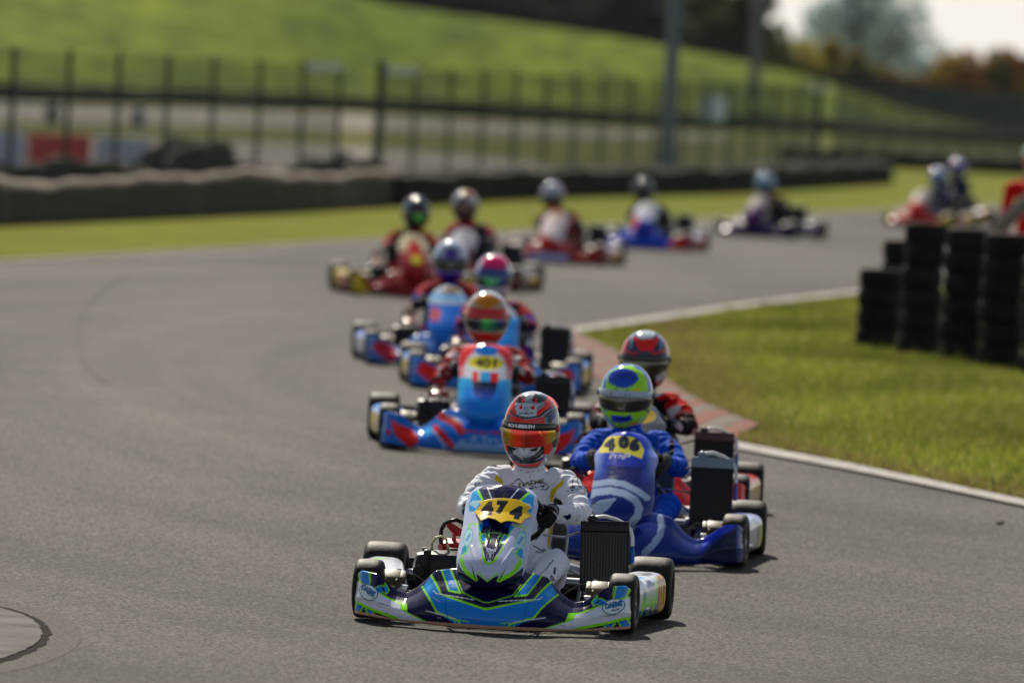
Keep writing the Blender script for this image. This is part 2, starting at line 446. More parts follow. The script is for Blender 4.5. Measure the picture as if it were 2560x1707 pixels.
# back verge: grass between the track and the tyre barrier
edge_px = [(-1500, 700), (-120, 606), (0, 600), (400, 578), (800, 553), (1100, 538), (1400, 517), (1700, 500), (2040, 482), (2352, 470), (2700, 458)]
verge_edge = smooth_poly([GD(*p) for p in edge_px])
track = [(-14, 15), (-14, 60)] + [(verge_edge[0].x, verge_edge[0].y)] + [(p.x, p.y) for p in verge_edge] + \
        [(verge_edge[-1].x + 12, verge_edge[-1].y - 10), (30, 60), (22, 15)]
structure(drape('track', track, -.004, M_ASPH))
structure(ribbon('verge_edge_strip', [(p.x, p.y - .4) for p in verge_edge], [(p.x, p.y + .9) for p in verge_edge], .003,
                 mat('edge_concrete', (.19, .175, .15), .9, var=.2, scale=2), 80))
structure(ribbon('edge_line', [(p.x, p.y - 3.2) for p in verge_edge], [(p.x, p.y - 2.6) for p in verge_edge], .002,
                 mat('worn_line', (.22, .21, .19), .8, var=.2, scale=2), 80))

# infield grass
far_e = smooth_poly([GD(*p) for p in [(1296, 768), (1430, 747), (1560, 728), (1700, 706), (1962, 674), (2352, 636), (2700, 604)]])
near_e = smooth_poly([GD(*p) for p in [(2700, 1224), (2352, 1150), (2100, 1097), (1900, 1056), (1790, 1036), (1686, 1010)]], 1)
curb_o = smooth_poly([GD(*p) for p in [(1682, 1012), (1590, 985), (1480, 940), (1380, 880), (1310, 815), (1290, 770)]])
curb_i = smooth_poly([GD(*p) for p in [(1745, 992), (1680, 968), (1598, 933), (1513, 873), (1422, 822), (1345, 787), (1312, 768)]])
poly = [(p.x, p.y) for p in far_e] + [(p.x, p.y) for p in near_e] + [(p.x, p.y) for p in curb_o]
infield = drape('infield_grass_ground', poly, .006, M_GRASS, .5, (30, 90)); structure(infield); infield.name = 'infield_lawn'
far_line = ribbon('white_line', smooth_poly([GD(*p) for p in [(1296, 768), (1430, 749), (1560, 730), (1700, 708), (1962, 676), (2352, 640)]]),
                  smooth_poly([GD(*p) for p in [(1308, 757), (1430, 738), (1560, 720), (1700, 699), (1962, 668), (2352, 633)]]), .012, M_PAINT)
structure(far_line)
near_line = ribbon('white_line', smooth_poly([GD(*p) for p in [(1672, 1030), (1790, 1052), (1900, 1072), (2100, 1112), (2352, 1165), (2700, 1240)]], 1),
                   smooth_poly([GD(*p) for p in [(1678, 1014), (1790, 1037), (1900, 1057), (2100, 1098), (2352, 1151), (2700, 1225)]], 1), .012, M_PAINT)
structure(near_line)
# red and white curb: sloping blocks
def curb():
    m, t, b = newmat('curb_paint'); b.inputs['Roughness'].default_value = .85; b.inputs['Specular IOR Level'].default_value = .06
    a = t.nodes.new('ShaderNodeAttribute'); a.attribute_name = 'Col'
    tc = t.nodes.new('ShaderNodeTexCoord'); n = t.nodes.new('ShaderNodeTexNoise'); n.inputs['Scale'].default_value = 8; n.inputs['Detail'].default_value = 8
    t.links.new(tc.outputs['Object'], n.inputs['Vector'])
    r = t.nodes.new('ShaderNodeMapRange'); r.inputs[1].default_value = .45; r.inputs[2].default_value = .75; r.inputs[4].default_value = .7
    mx = t.nodes.new('ShaderNodeMix'); mx.data_type = 'RGBA'; mx.inputs['B'].default_value = (.16, .13, .11, 1)
    t.links.new(n.outputs[0], r.inputs[0]); t.links.new(r.outputs[0], mx.inputs['Factor'])
    t.links.new(a.outputs['Color'], mx.inputs['A']); t.links.new(mx.outputs['Result'], b.inputs['Base Color'])
    def res(P, n):
        L = [0]
        for a, b in zip(P[:-1], P[1:]): L.append(L[-1] + (b - a).length)
        out = []
        for i in range(n + 1):
            s = L[-1] * i / n; k = max(j for j in range(len(L) - 1) if L[j] <= s + 1e-9)
            out.append(P[k].lerp(P[k + 1], (s - L[k]) / (L[k + 1] - L[k])))
        return out
    N = 24; a, b2 = res(curb_o, N * 4), res(curb_i, N * 4); V = []; C = []; F = []
    for i in range(N):
        red = i % 2 == 0
        for k in range(5):
            j = i * 4 + k
            for w, h in ((-.02, -.01), (0, .016), (.25, .026), (.5, .044), (.8, .058), (1.0, .055), (1.02, 0)):
                p = a[j].lerp(b2[j], w); gap = .010 if k in (0, 4) else 0
                V.append((p.x, p.y, gz(p.y) + h - gap)); C.append(((.20, .075, .055) if k < 4 else (.05, .04, .035)) if red else ((.16, .135, .112) if k < 4 else (.05, .045, .04)))
        o = i * 35
        for k in range(4):
            for w in range(6): F.append((o + k * 7 + w, o + k * 7 + w + 1, o + k * 7 + 8 + w, o + k * 7 + 7 + w))
    me = mk_mesh('curb', V, F, False, C)
    o = link('curb', me, m); structure(o)
curb()

# grass blades on the infield: tufts, denser and taller near its edges
def grass_blades():
    P = np.array(poly); mn, mx = P.min(0), P.max(0); mx[1] = min(mx[1], 92); mx[0] = min(mx[0], 9.5)
    n = 1200000
    # sample by picture area: more blades nearby
    yy = 1 / (RNG.random(n) * (1 / mn[1] ** 1.0 - 1 / mx[1]) + 1 / mx[1]); xx = RNG.uniform(mn[0], mx[0], n)
    Q = np.stack([xx, yy], 1); keep = in_poly(Q, P) & (xx < yy * .068)
    Q = Q[keep]
    clump = np.sin(Q[:, 0] * 3.1 + np.sin(Q[:, 1] * 1.7) * 2) * np.sin(Q[:, 1] * 2.3 + np.sin(Q[:, 0] * 2.1)) + np.sin(Q[:, 0] * 9 + Q[:, 1] * 7) * .4
    co = np.array([(p.x, p.y) for p in curb_o]); ci = np.array([(p.x, p.y) for p in curb_i])
    onc = in_poly(Q, np.concatenate([co, ci[::-1]]))
    fe = np.array(sorted([(p.x, p.y) for p in far_e])); back = np.interp(Q[:, 0], fe[:, 0], fe[:, 1]) - Q[:, 1]
    Q = Q[(~onc) & (back > 1.3) & (RNG.random(len(Q)) < .5 + .35 * clump)]
    if len(Q) > 210000: Q = Q[RNG.choice(len(Q), 210000, False)]
    n = len(Q); h = RNG.uniform(.02, .065, n) * (1 + .6 * np.clip(np.sin(Q[:, 0] * 1.9 + Q[:, 1]) * np.sin(Q[:, 1] * .9), 0, 1))
    tall = RNG.random(n) < .02; h[tall] *= 2.0
    ne = np.array([(p.x, p.y) for p in near_e])
    a = RNG.uniform(0, 2 * np.pi, n); w = RNG.uniform(.003, .007, n) * (Q[:, 1] / 50)
    lx = RNG.normal(0, .45, n) * h; ly = RNG.normal(0, .45, n) * h
    z0 = np.array([gz(y) for y in Q[:, 1]]) + .004
    B = np.stack([Q[:, 0], Q[:, 1], z0], 1)
    d = np.stack([np.cos(a) * w, np.sin(a) * w, 0 * w], 1); T = B + np.stack([lx, ly, h], 1)
    V = np.stack([B - d, B + d, T], 1).reshape(-1, 3); F = np.arange(3 * n).reshape(-1, 3)
    base = np.array([[.20, .25, .028], [.27, .28, .045], [.42, .35, .14], [.13, .17, .02]])
    pick = RNG.choice(4, n, p=[.42, .3, .1, .18]); c = base[pick] * RNG.uniform(.6, 1.45, (n, 1))
    big = np.sin(Q[:, 0] * 1.3 + np.sin(Q[:, 1] * .45) * 2.2) * np.sin(Q[:, 1] * .37 + np.sin(Q[:, 0] * .9) * 1.7); c *= (.80 + .28 * big)[:, None]
    lim = np.interp(Q[:, 1], ne[::-1, 1] if ne[0, 1] > ne[-1, 1] else ne[:, 1], ne[::-1, 0] if ne[0, 1] > ne[-1, 1] else ne[:, 0]); dd = np.clip(1 - abs(Q[:, 0] - lim) / .55, 0, 1) * (RNG.random(n) < .6)
    c = c * (1 - dd[:, None]) + np.array([.24, .17, .08]) * dd[:, None]
    fl = RNG.random(n) < .0015; c[fl] = (.45, .38, .03)
    c = np.repeat(c, 3, 0)
    m = vmat('grass_blades', .7)
    m.node_tree.nodes['Principled BSDF'].inputs['Specular IOR Level'].default_value = .3
    tb = m.node_tree; bs = tb.nodes['Principled BSDF']
    tr = tb.nodes.new('ShaderNodeBsdfTranslucent'); mix = tb.nodes.new('ShaderNodeMixShader'); mix.inputs[0].default_value = .5
    at_ = [k for k in tb.nodes if k.type == 'ATTRIBUTE'][0]
    tb.links.new(at_.outputs['Color'], tr.inputs[0]); outn = [k for k in tb.nodes if k.type == 'OUTPUT_MATERIAL'][0]
    tb.links.new(bs.outputs[0], mix.inputs[1]); tb.links.new(tr.outputs[0], mix.inputs[2]); tb.links.new(mix.outputs[0], outn.inputs[0])
    o = link('grass', mk_mesh('grass', V, F, False, c), m)
    tag(o, 'short mown grass with yellow flowers on the infield', 'grass', kind='stuff')
grass_blades()

# concrete disc let into the asphalt, lower left
def disc():
    c0 = Vector((-2.42, 34.75)); 
    def ring(a, b, jit=0, n=160, seed=1):
        r = random.Random(seed); return [(c0.x + a * math.cos(t) * (1 + r.uniform(-jit, jit)), c0.y + b * math.sin(t) * (1 + r.uniform(-jit, jit) * .5)) for t in [2 * math.pi * k / n for k in range(n)]]
    structure(drape('patch_surround', ring(.72, 2.58, .004), -.0025, M_CONCD, 1.0)).name = 'path_surround'
    structure(drape('patch_gap', ring(.590, 2.24, .016, seed=3), .0005, M_GAP, 1.0)).name = 'ground_gap'
    tag(drape('concrete_slab', ring(.555, 2.14, .010, seed=5), .005, M_CONC, 1.0),
        'round grey concrete slab with a jagged dark edge sunk in the asphalt', 'slab')
disc()
# rubber marks and small debris on the track
M_MARK = asphalt_mat('rubbered_asphalt', (.062, .0585, .054), 100, 1.0)
for j, (c, r, a0, a1) in enumerate([((440, 770), 270, 140, 235)]):
    P = [GD(c[0] + r * math.cos(R(a)) , c[1] + r * .62 * math.sin(R(a))) for a in np.linspace(a0, a1, 24)]
    structure(ribbon('track_rubber_mark', [(p.x, p.y) for p in P], [(p.x + .05, p.y + .12) for p in P], .001 + .001 * j, M_MARK))
for k, (dx, dy) in enumerate([(2295, 1202)]):
    p = GD(dx, dy); mb = MB(); mb.sphere((0, 0, .006), (.022, .04, .009), 8, 5).sphere((.02, .03, .008), (.012, .02, .008), 8, 5)
    o = part('rubber_scrap', 'scrap', lambda: mb, M_RUBOLD); o.location = p
    tag(o, 'small dark rubber scrap lying on the track below the white line', 'debris')

# service road and paddock beyond the barrier
def far_sheet(name, px, z, m): return structure(drape(name, [G(*p)[:2] for p in px], z, m, 50, (0, 0)))
far_sheet('paddock_road', [(-3500, 70), (0, 256), (500, 272), (925, 288), (1500, 322), (1830, 338), (1830, 352), (1400, 342), (925, 326), (500, 314), (0, 303), (-3500, 130)], .004, M_ASPH2)
far_sheet('paddock_apron', [(-2600, 200), (0, 336), (350, 345), (900, 368), (1200, 392), (1500, 424), (1500, 440), (900, 452), (300, 478), (0, 490), (-2600, 400)], .004, M_ASPH2)

# ---------------- barrier: belt covered wall on the left
wallL = [GD(*p) for p in [(-1500, 600), (-260, 528), (0, 516), (250, 505), (500, 494), (720, 484), (905, 472)]]
def belt_wall():
    """tyre wall wrapped in conveyor belting: undulating top painted pale as if sunlit, rippled dark face"""
    n = 260; V = []; C = []
    P = [Vector(p[:2]) for p in wallL]; L = [0]
    for a, b in zip(P[:-1], P[1:]): L.append(L[-1] + (b - a).length)
    def ptat(s):
        s *= L[-1]; k = max(j for j in range(len(L) - 1) if L[j] <= s + 1e-9); return P[k].lerp(P[k + 1], (s - L[k]) / (L[k + 1] - L[k]))
    prof = [(0, 0), (0, .25), (0, .44), (.0, .52), (.03, .56), (.16, .63), (.32, .70), (1.0, .72), (1.15, .5), (1.15, 0)]
    for i in range(n + 1):
        s = i / n; p = ptat(s); und = .03 * math.sin(s * 19) + .02 * math.sin(s * 41 + 1) + .004 * math.sin(s * 90)
        und += -.08 * math.exp(-((s - .46) / .018) ** 2)
        rip = .02 * math.sin(s * 160) + .05 * math.sin(s * 67)
        for (d, h) in prof:
            V.append((p.x, p.y + d + (rip if d < .2 else 0), gz(p.y) + .77 * h * (1.02 + und * 2.2 + .05 * math.sin(s * 113) * math.sin(s * 47)) - (.01 if h == 0 else 0)))
            C.append((.27, .225, .185) if d > .10 and h > .6 else (.062, .056, .046))  # sunlight on the top is put into its colour, face kept dark
    F = grid_faces(n + 1, len(prof))
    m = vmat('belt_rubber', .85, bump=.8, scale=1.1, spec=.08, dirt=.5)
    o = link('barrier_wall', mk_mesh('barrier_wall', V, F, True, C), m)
    tag(o, 'long low grey barrier wall of belt covered tyres behind the left grass verge', 'barrier')
belt_wall()
# loose white caps lying on it
# ---------------- right part: individual tyre stacks
def tyre_mb(r=.186, h=.185, ri=.075):
    k = h / 2; pr = []
    for i in range(13):
        t = -math.pi / 2 + math.pi * i / 12; pr.append((k * math.copysign(abs(math.sin(t)) ** .8, math.sin(t)), r - .048 + .048 * abs(math.cos(t)) ** .55))
    pr = [(-k * .6, ri), (-k * .95, ri + .015)] + pr + [(k * .95, ri + .015), (k * .6, ri)]
    return MB().lathe(pr, axis='Z', n=40, closed=True)
def wall_stack_mb():
    mb = MB()
    for i in range(2):
        r = .29; k = .12; z = .12 + .24 * i
        mb.lathe([(z - k, .14), (z - k, .22), (z - k * .8, r - .02), (z - k * .3, r), (z + k * .3, r), (z + k * .8, r - .02), (z + k, .22), (z + k, .14)], axis='Z', n=18, closed=True)
    return mb
wallR = [GD(*p) for p in [(905, 472), (1100, 458), (1300, 450), (1500, 446), (1700, 440), (1860, 430), (2028, 420)]]
def along(P, step):
    P = [Vector(p[:2]) for p in P]; out = []; carry = 0
    for a, b in zip(P[:-1], P[1:]):
        L = (b - a).length; s = carry
        while s < L: out.append(a.lerp(b, s / L)); s += step
        carry = s - L
    return out
stk = along(wallR, .66)
M_STK = mat('stack_tyres', (.022, .020, .018), .75, var=.45, scale=2.2, spec=.12)
rowdesc = 'black car tyre stack standing in the barrier row behind the back grass verge'
for i, p in enumerate(stk):
    o = part('tyre_stack', 'wallstack', wall_stack_mb, M_STK); o.location = (p.x, p.y, gz(p.y)); o.rotation_euler.z = i * 1.3
    o.scale.z = .98 + .06 * math.sin(i * .7) + (.03 if i % 5 == 0 else 0)
    tag(o, rowdesc, 'tyre stack', 'tyre stacks of the back barrier row')
# barrier lid: belting laid over the stacks
def lid(path, name, label, z, m, w=.75):
    P = along(path, 1.0); V = []
    for i, p in enumerate(P):
        zz = gz(p.y) + z + .02 * math.sin(i * .8) + .015 * math.sin(i * 2.3)
        V += [(p.x, p.y - .3, zz - .04), (p.x, p.y - .3, zz), (p.x, p.y + w - .3, zz), (p.x, p.y + w - .3, zz - .04)]
    F = []
    for i in range(len(P) - 1):
        a = 4 * i; F += [(a, a + 4, a + 5, a + 1), (a + 1, a + 5, a + 6, a + 2), (a + 2, a + 6, a + 7, a + 3), (a + 3, a + 7, a + 4, a)]
    o = link(name, mk_mesh(name, V, F, False), m); tag(o, label, 'belt cover')
lid(wallR, 'belt_cover', 'dusty brown rubber belting laid over the back row of tyre stacks', .55, mat('dusty_belt', (.105, .09, .078), .85, var=.4, scale=1.5))

# far dark tyre walls (one low wall before the bank, one behind the right grass)
def low_wall(pts, h, name, label, m, dep=1.0):
    P = [Vector(p[:2]) for p in pts]; V = []
    n = 90; L = [0]
    for a, b in zip(P[:-1], P[1:]): L.append(L[-1] + (b - a).length)
    for i in range(n + 1):
        s = L[-1] * i / n; k = max(j for j in range(len(L) - 1) if L[j] <= s + 1e-9); p = P[k].lerp(P[k + 1], (s - L[k]) / (L[k + 1] - L[k]))
        u = .04 * math.sin(i * .9) + .03 * math.sin(i * 2.1)
        for (d, z) in ((0, -.02), (0, h * .3), (-.08, h * .32), (-.08, h * .62), (0, h * .65), (0, h * .97 + u), (dep, h + u), (dep, -.02)): V.append((p.x, p.y + d, gz(p.y) + z))
    o = link(name, mk_mesh(name, V, grid_faces(n + 1, 8), False), m); tag(o, label, 'barrier')
M_DARKW = mat('dark_tyre_wall', (.016, .017, .019), .8, var=.4, scale=.8)
low_wall([G(*p) for p in [(-4000, 60), (-500, 222), (0, 252), (450, 262), (925, 279), (1300, 300), (1600, 316), (1850, 326), (2068, 334), (2300, 350), (2560, 366), (2800, 380)]], .62,
         'barrier_wall', 'long dark low tyre barrier at the foot of the green bank', M_DARKW)
low_wall([G(*p) for p in [(1950, 405), (2068, 412), (2250, 420), (2560, 438), (2800, 450)]], .42,
         'barrier_wall', 'low dark tyre barrier behind the far right grass', M_DARKW)

# ---------------- embankment
def hill():
    ridge = [(-4200, -260, 400), (-2600, -420, 400), (-900, -330, 400), (-200, -120, 400), (300, -75, 400), (700, -50, 400), (860, -22, 400), (958, 12, 400), (1120, 36, 400), (1306, 60, 400), (1500, 88, 400), (1665, 116, 400), (1850, 152, 400), (2068, 207, 400), (2286, 283, 400), (2440, 322, 400), (2560, 352, 400)]
    V = []; n = 12; C = []
    xs = np.linspace(-4200, 2560, 200); rp = np.array(ridge)
    for px in xs:
        top = at(px, np.interp(px, rp[:, 0], rp[:, 1]), 400); X = top.x; H = max(top.z, .14)
        yb = np.interp(px, [0, 925, 1500, 2068, 2560], [318, 372, 378, 385, 372])
        foot = Vector((X * yb / 400, yb))
        for k in range(n + 1):
            t = k / n; s = t * t * (3 - 2 * t) * .35 + t * .65
            b = .18 * math.sin(px * .011 + k) * math.sin(k * .9 + px * .004) * min(1, H / 3) * (t * (1 - t) * 4)
            V.append((foot.x + (X - foot.x) * t, foot.y + (400 - foot.y) * t, .1 + (H - .1) * s + b))
        V.append((X * 1.1, 440, H * .98)); V.append((X * 1.3, 520, .1))
    o = link('hill', mk_mesh('hill', V, grid_faces(200, n + 3), True), M_HILL); structure(o)
hill()

M_FIELD = grass_mat('grass_far', (.085, .09, .018), (.12, .115, .028), (.06, .07, .015), .2, 1.2)
far_sheet('far_lawn', [(1835, 338), (2068, 340), (2300, 356), (2700, 378), (2700, 446), (2250, 421), (2068, 413), (1900, 405), (1560, 430), (1560, 415), (1835, 356)], .008, M_FIELD)
far_sheet('far_lawn', [(-900, 258), (0, 304), (500, 319), (925, 327), (1400, 343), (1830, 353), (1560, 414), (1200, 391), (900, 367), (350, 344), (0, 335), (-900, 292)], .006, M_FIELD)
# ---------------- mesh fence behind the barrier
M_POST = mat('fence_post_green', (.010, .020, .018), .5)
M_MESH = mat('fence_mesh_green', (.020, .040, .030), .6)
FA, FB = Vector(at(0, 440, 112)[:2]), Vector(at(2044, 420, 205)[:2])
def fence_pt(px):
    a = ray(px, 330).x; # X = a*Y ; on line FA + t(FB-FA)
    d = FB - FA; t = (a * FA.y - FA.x) / (d.x - a * d.y); return FA + d * t
HF = 2.15
def post_mb(w=.07, h=HF): return MB().box((0, 0, h / 2), (w, w, h)).box((0, 0, h + .012), (w + .02, w + .02, .024)).box((0, 0, .01), (w + .08, w + .08, .02))
def panel_mb(L):
    mb = MB(); n = int(L / .09)
    for i in range(n + 1): mb.box((L * i / n, 0, HF / 2 + .03), (.005, .005, HF - .1))
    for j in range(13): mb.box((L / 2, .011, .1 + (HF - .15) * j / 12), (L, .011, .014))
    return mb
posts = [27, 167, 290, 413, 529, 643, 752, 844, 946, 1034, 1122, 1204, 1285, 1361, 1434, 1503, 1572, 1640, 1704, 1765, 1823, 1879, 1935, 1990, 2044]
posts = [-2200, -1880, -1610, -1370, -1150, -945, -755, -580, -415, -260, -113] + posts
fence_t = empty('mesh_fence', (*FA, gz(FA.y)))
tag(fence_t, 'tall dark green mesh fence with posts and an open gate behind the barrier', 'fence')
fp = [fence_pt(p) for p in posts]
for i, p in enumerate(fp):
    thick = posts[i] in (946, 2044)
    o = part('post', 'fpostT' if thick else 'fpost', (lambda: post_mb(.15, 2.22)) if thick else post_mb, M_POST, fence_t)
    o.location = (p.x - FA.x, p.y - FA.y, 0)
for i in range(len(fp) - 1):
    if posts[i] == 844: continue
    a, b = fp[i], fp[i + 1]; d = b - a; L = d.length
    V, F = panel_mb(L).data()
    o = link('mesh_panel', mk_mesh('mesh_panel', V, F, False), M_MESH, fence_t)
    o.location = (a.x - FA.x, a.y - FA.y, 0); o.rotation_euler.z = math.atan2(d.y, d.x)
# pale header bars over the gate bays and on the corner
M_PALE = mat('galvanised_bar', (.30, .36, .32), .5, .3)
for (a, b) in ((752, 844), (946, 1034), (2020, 2070)):
    p, q = fence_pt(a), fence_pt(b); mb = MB().box(((p.x + q.x) / 2 - FA.x, (p.y + q.y) / 2 - FA.y, HF - .05), ((q - p).length, .08, .13), Matrix.Rotation(math.atan2(q.y - p.y, q.x - p.x), 3, 'Z'))
    V, F = mb.data(); link('header_bar', mk_mesh('header_bar', V, F, False), M_PALE, fence_t)
# thinner fence in front of the dark wall, running on to the right
A2, B2 = Vector(at(2085, 380, 235)[:2]), Vector(at(2640, 380, 262)[:2]); f2 = empty('mesh_fence', (*A2, gz(A2.y)))
tag(f2, 'thin dark mesh fence crossing the far field on the right', 'fence'); n2 = 9; d2 = (B2 - A2) / n2
for i in range(n2 + 1):
    o = part('post', 'fpost', post_mb, M_POST, f2); o.location = (d2.x * i, d2.y * i, 0); o.scale = (.8, .8, 1.05)
    if i < n2:
        L2 = d2.length; mb = MB(); nn = int(L2 / .055)
        for k in range(nn + 1): mb.box((L2 * k / nn, 0, 1.12), (.010, .006, 2.15))
        for k in range(12): mb.box((L2 / 2, .011, .1 + 2.1 * k / 11), (L2, .009, .014))
        V, F = mb.data(); o = link('mesh_panel', mk_mesh('mesh_panel', V, F, False), M_MESH, f2); o.location = (d2.x * i, d2.y * i, 0); o.rotation_euler.z = math.atan2(d2.y, d2.x)
# sign board on the fence
sp = fence_pt(1778)
o = empty('sign_board', (sp.x, sp.y - .12, gz(sp.y)))
tag(o, 'small plain pale grey square sign board hung on the mesh fence', 'sign')
zc = at(1783, 273, sp.y).z
V, F = MB().box((0, 0, zc - gz(sp.y)), (.56, .02, .50), bev=.006).data(); link('sign_panel', mk_mesh('sign_panel', V, F, False), mat('sign_grey', (.62, .70, .80), .5), o)
V, F = MB().box((-.18, .05, zc - .05), (.03, .03, .5)).box((0, .05, zc + .1), (.39, .026, .03)).box((.18, .05, zc - .05), (.03, .03, .5)).data(); link('bracket', mk_mesh('bracket', V, F, False), M_POST, o)

# light poles
def pole(px_b, py_b, D, r, h, label, m):
    b = at(px_b, py_b, D); o = empty('light_pole', (b.x, b.y, b.z)); tag(o, label, 'pole')
    V, F = MB().lathe([(0, r * 1.0), (h * .5, r * .85), (h, r * .6)], axis='Z', n=20).data(); link('mast', mk_mesh('mast', V, F), m, o)
    V, F = MB().box((0, 0, .02), (r * 4, r * 4, .04)).lathe([(0.04, r * 1.25), (.4, r * 1.25)], axis='Z', n=20).data(); link('base_plate', mk_mesh('base', V, F, False), m, o)
    V, F = MB().tube([(0, 0, h), (0, -.5, h + .25), (0, -1.2, h + .3)], .05).box((0, -1.4, h + .3), (.3, .7, .12), bev=.03).data(); link('lamp_head', mk_mesh('lamp', V, F), m, o)
M_POLE = mat('painted_pole', (.085, .115, .15), .45, .2)
pole(1665, 436, 168, .15, 9, 'tall blue grey light pole standing behind the back barrier', M_POLE)
pole(1883, 246, 388, .26, 14, 'distant grey light pole standing on the green bank', mat('painted_pole_far', (.09, .10, .115), .5))

# red and white plastic barriers, tyre heap, small objects behind the wall
def water_barrier_mb():
    mb = MB(); prof = [(-.22, 0), (-.22, .18), (-.12, .42), (-.09, .82), (.09, .82), (.12, .42), (.22, .18), (.22, 0)]
    L = 1.9; V = []
    for x in (0, .03, L - .03, L):
        for (y, z) in prof: V.append((x, y * (.9 if x in (0, L) else 1), z))
    mb.add(V, [tuple(r) for r in grid_faces(4, 8)] + [tuple(range(8)), tuple(range(31, 23, -1))])
    mb.box((.4, -.1, .05), (.25, .3, .1)).box((1.5, -.1, .05), (.25, .3, .1)); return mb
wb = [(-95, 408, 'white plastic water barrier at the far left behind the fence', (.55, .57, .66)), (68, 408, 'bright red plastic water barrier behind the mesh fence', (.62, .012, .010)),
      (236, 412, 'white plastic water barrier right of the red one', (.50, .53, .62)), (-185, 405, 'red plastic water barrier beyond the left end', (.5, .03, .02))]
for k, (px, py, lab, c) in enumerate(wb[:3]):
    a = at(px, py, 150); o = part('water_barrier', 'wbar', water_barrier_mb, mat('barrier_' + str(k), c, .45, var=.1, scale=3), None, False)
    a.z = gz(150); o.location = a; o.scale = (.58, 1, .80); tag(o, lab, 'barrier', 'plastic barriers behind the fence')
    if k == 2: o.scale.x = .5
def heap(px, py, D, w, h, label, seed):
    r = random.Random(seed); mb = MB(); a = at(px, py, D)
    for i in range(46):
        x = r.gauss(0, w / 3.2); z = r.random() * h * math.exp(-(x / (w * .42)) ** 2)
        rot = Matrix.Rotation(r.uniform(-.9, .9), 3, 'X') @ Matrix.Rotation(r.uniform(-.9, .9), 3, 'Y')
        mb.lathe([(-.08, .12), (-.09, .2), (-.06, .28), (.06, .28), (.09, .2), (.08, .12)], (x, r.uniform(-.5, .5), z + .1), 'Z', 14, rot, True)
    V, F = mb.data(); o = link('tyre_heap', mk_mesh('tyre_heap', V, F), M_STK); o.location = (a.x, a.y, gz(D)); tag(o, label, 'tyre heap')
heap(490, 430, 140, 2.1, .62, 'dark heap of loose tyres right of the white barrier', 3)
heap(175, 440, 130, 3.2, .28, 'low dark heap of tyres in front of the red barrier', 5)
heap(860, 424, 150, 1.8, .3, 'low dark heap of tyres beside the open fence gate', 6)
for k, (px, py, lab) in enumerate([(130, 300, 'small dark blue marker box on the far paddock road'), (345, 300, 'pale blue marker box on the far paddock road')]):
    D = 230; a = at(px, py, D); o = part('marker_box', 'mbox', lambda: MB().box((0, 0, .3), (.34, .3, .5), bev=.04).box((0, 0, .58), (.2, .18, .1), bev=.03).box((-.13, -.1, .03), (.05, .05, .06)).box((.13, -.1, .03), (.05, .05, .06)), mat('mkb' + str(k), [(.02, .03, .05), (.16, .19, .26)][k], .5))
    o.location = (a.x, a.y, gz(D)); tag(o, lab, 'box')

# ---------------- trees
def leaves_mb(cx, rx, ry, rz, n, size, seed, lobes=14, hollow=.35):
    r = np.random.default_rng(seed)
    lc = r.normal(0, 1, (lobes, 3)); lc /= np.linalg.norm(lc, axis=1)[:, None]; lc *= r.uniform(.25, .75, (lobes, 1)); ls = r.uniform(.28, .5, lobes)
    k = r.integers(0, lobes, n); d = r.normal(0, 1, (n, 3)); d /= np.linalg.norm(d, axis=1)[:, None]
    P = lc[k] + d * (ls[k] * r.uniform(hollow, 1, n) ** .5)[:, None]
    P = P * np.array([rx, ry, rz]) + np.array(cx)
    a = r.normal(0, 1, (n, 3)); a /= np.linalg.norm(a, axis=1)[:, None]; b = np.cross(a, r.normal(0, 1, (n, 3))); b /= np.linalg.norm(b, axis=1)[:, None]
    s = (size * r.uniform(.6, 1.4, n))[:, None]
    V = np.stack([P - a * s, P + b * s * .6, P + a * s, P - b * s * .6], 1).reshape(-1, 3)
    return V, np.arange(4 * n).reshape(-1, 4), k, r
def leafmat(name, c, tr=.5):
    m, t, b = newmat(name); b.inputs['Roughness'].default_value = .6; b.inputs['Specular IOR Level'].default_value = .25
    a = t.nodes.new('ShaderNodeAttribute'); a.attribute_name = 'Col'; t.links.new(a.outputs['Color'], b.inputs['Base Color'])
    q = t.nodes.new('ShaderNodeBsdfTranslucent'); mx = t.nodes.new('ShaderNodeMixShader'); mx.inputs[0].default_value = tr
    t.links.new(a.outputs['Color'], q.inputs[0]); o = t.nodes['Material Output']
    t.links.new(b.outputs[0], mx.inputs[1]); t.links.new(q.outputs[0], mx.inputs[2]); t.links.new(mx.outputs[0], o.inputs[0]); return m
M_LEAF = leafmat('foliage', None); M_BARK = mat('bark', (.06, .05, .04), .9, var=.3, scale=3)
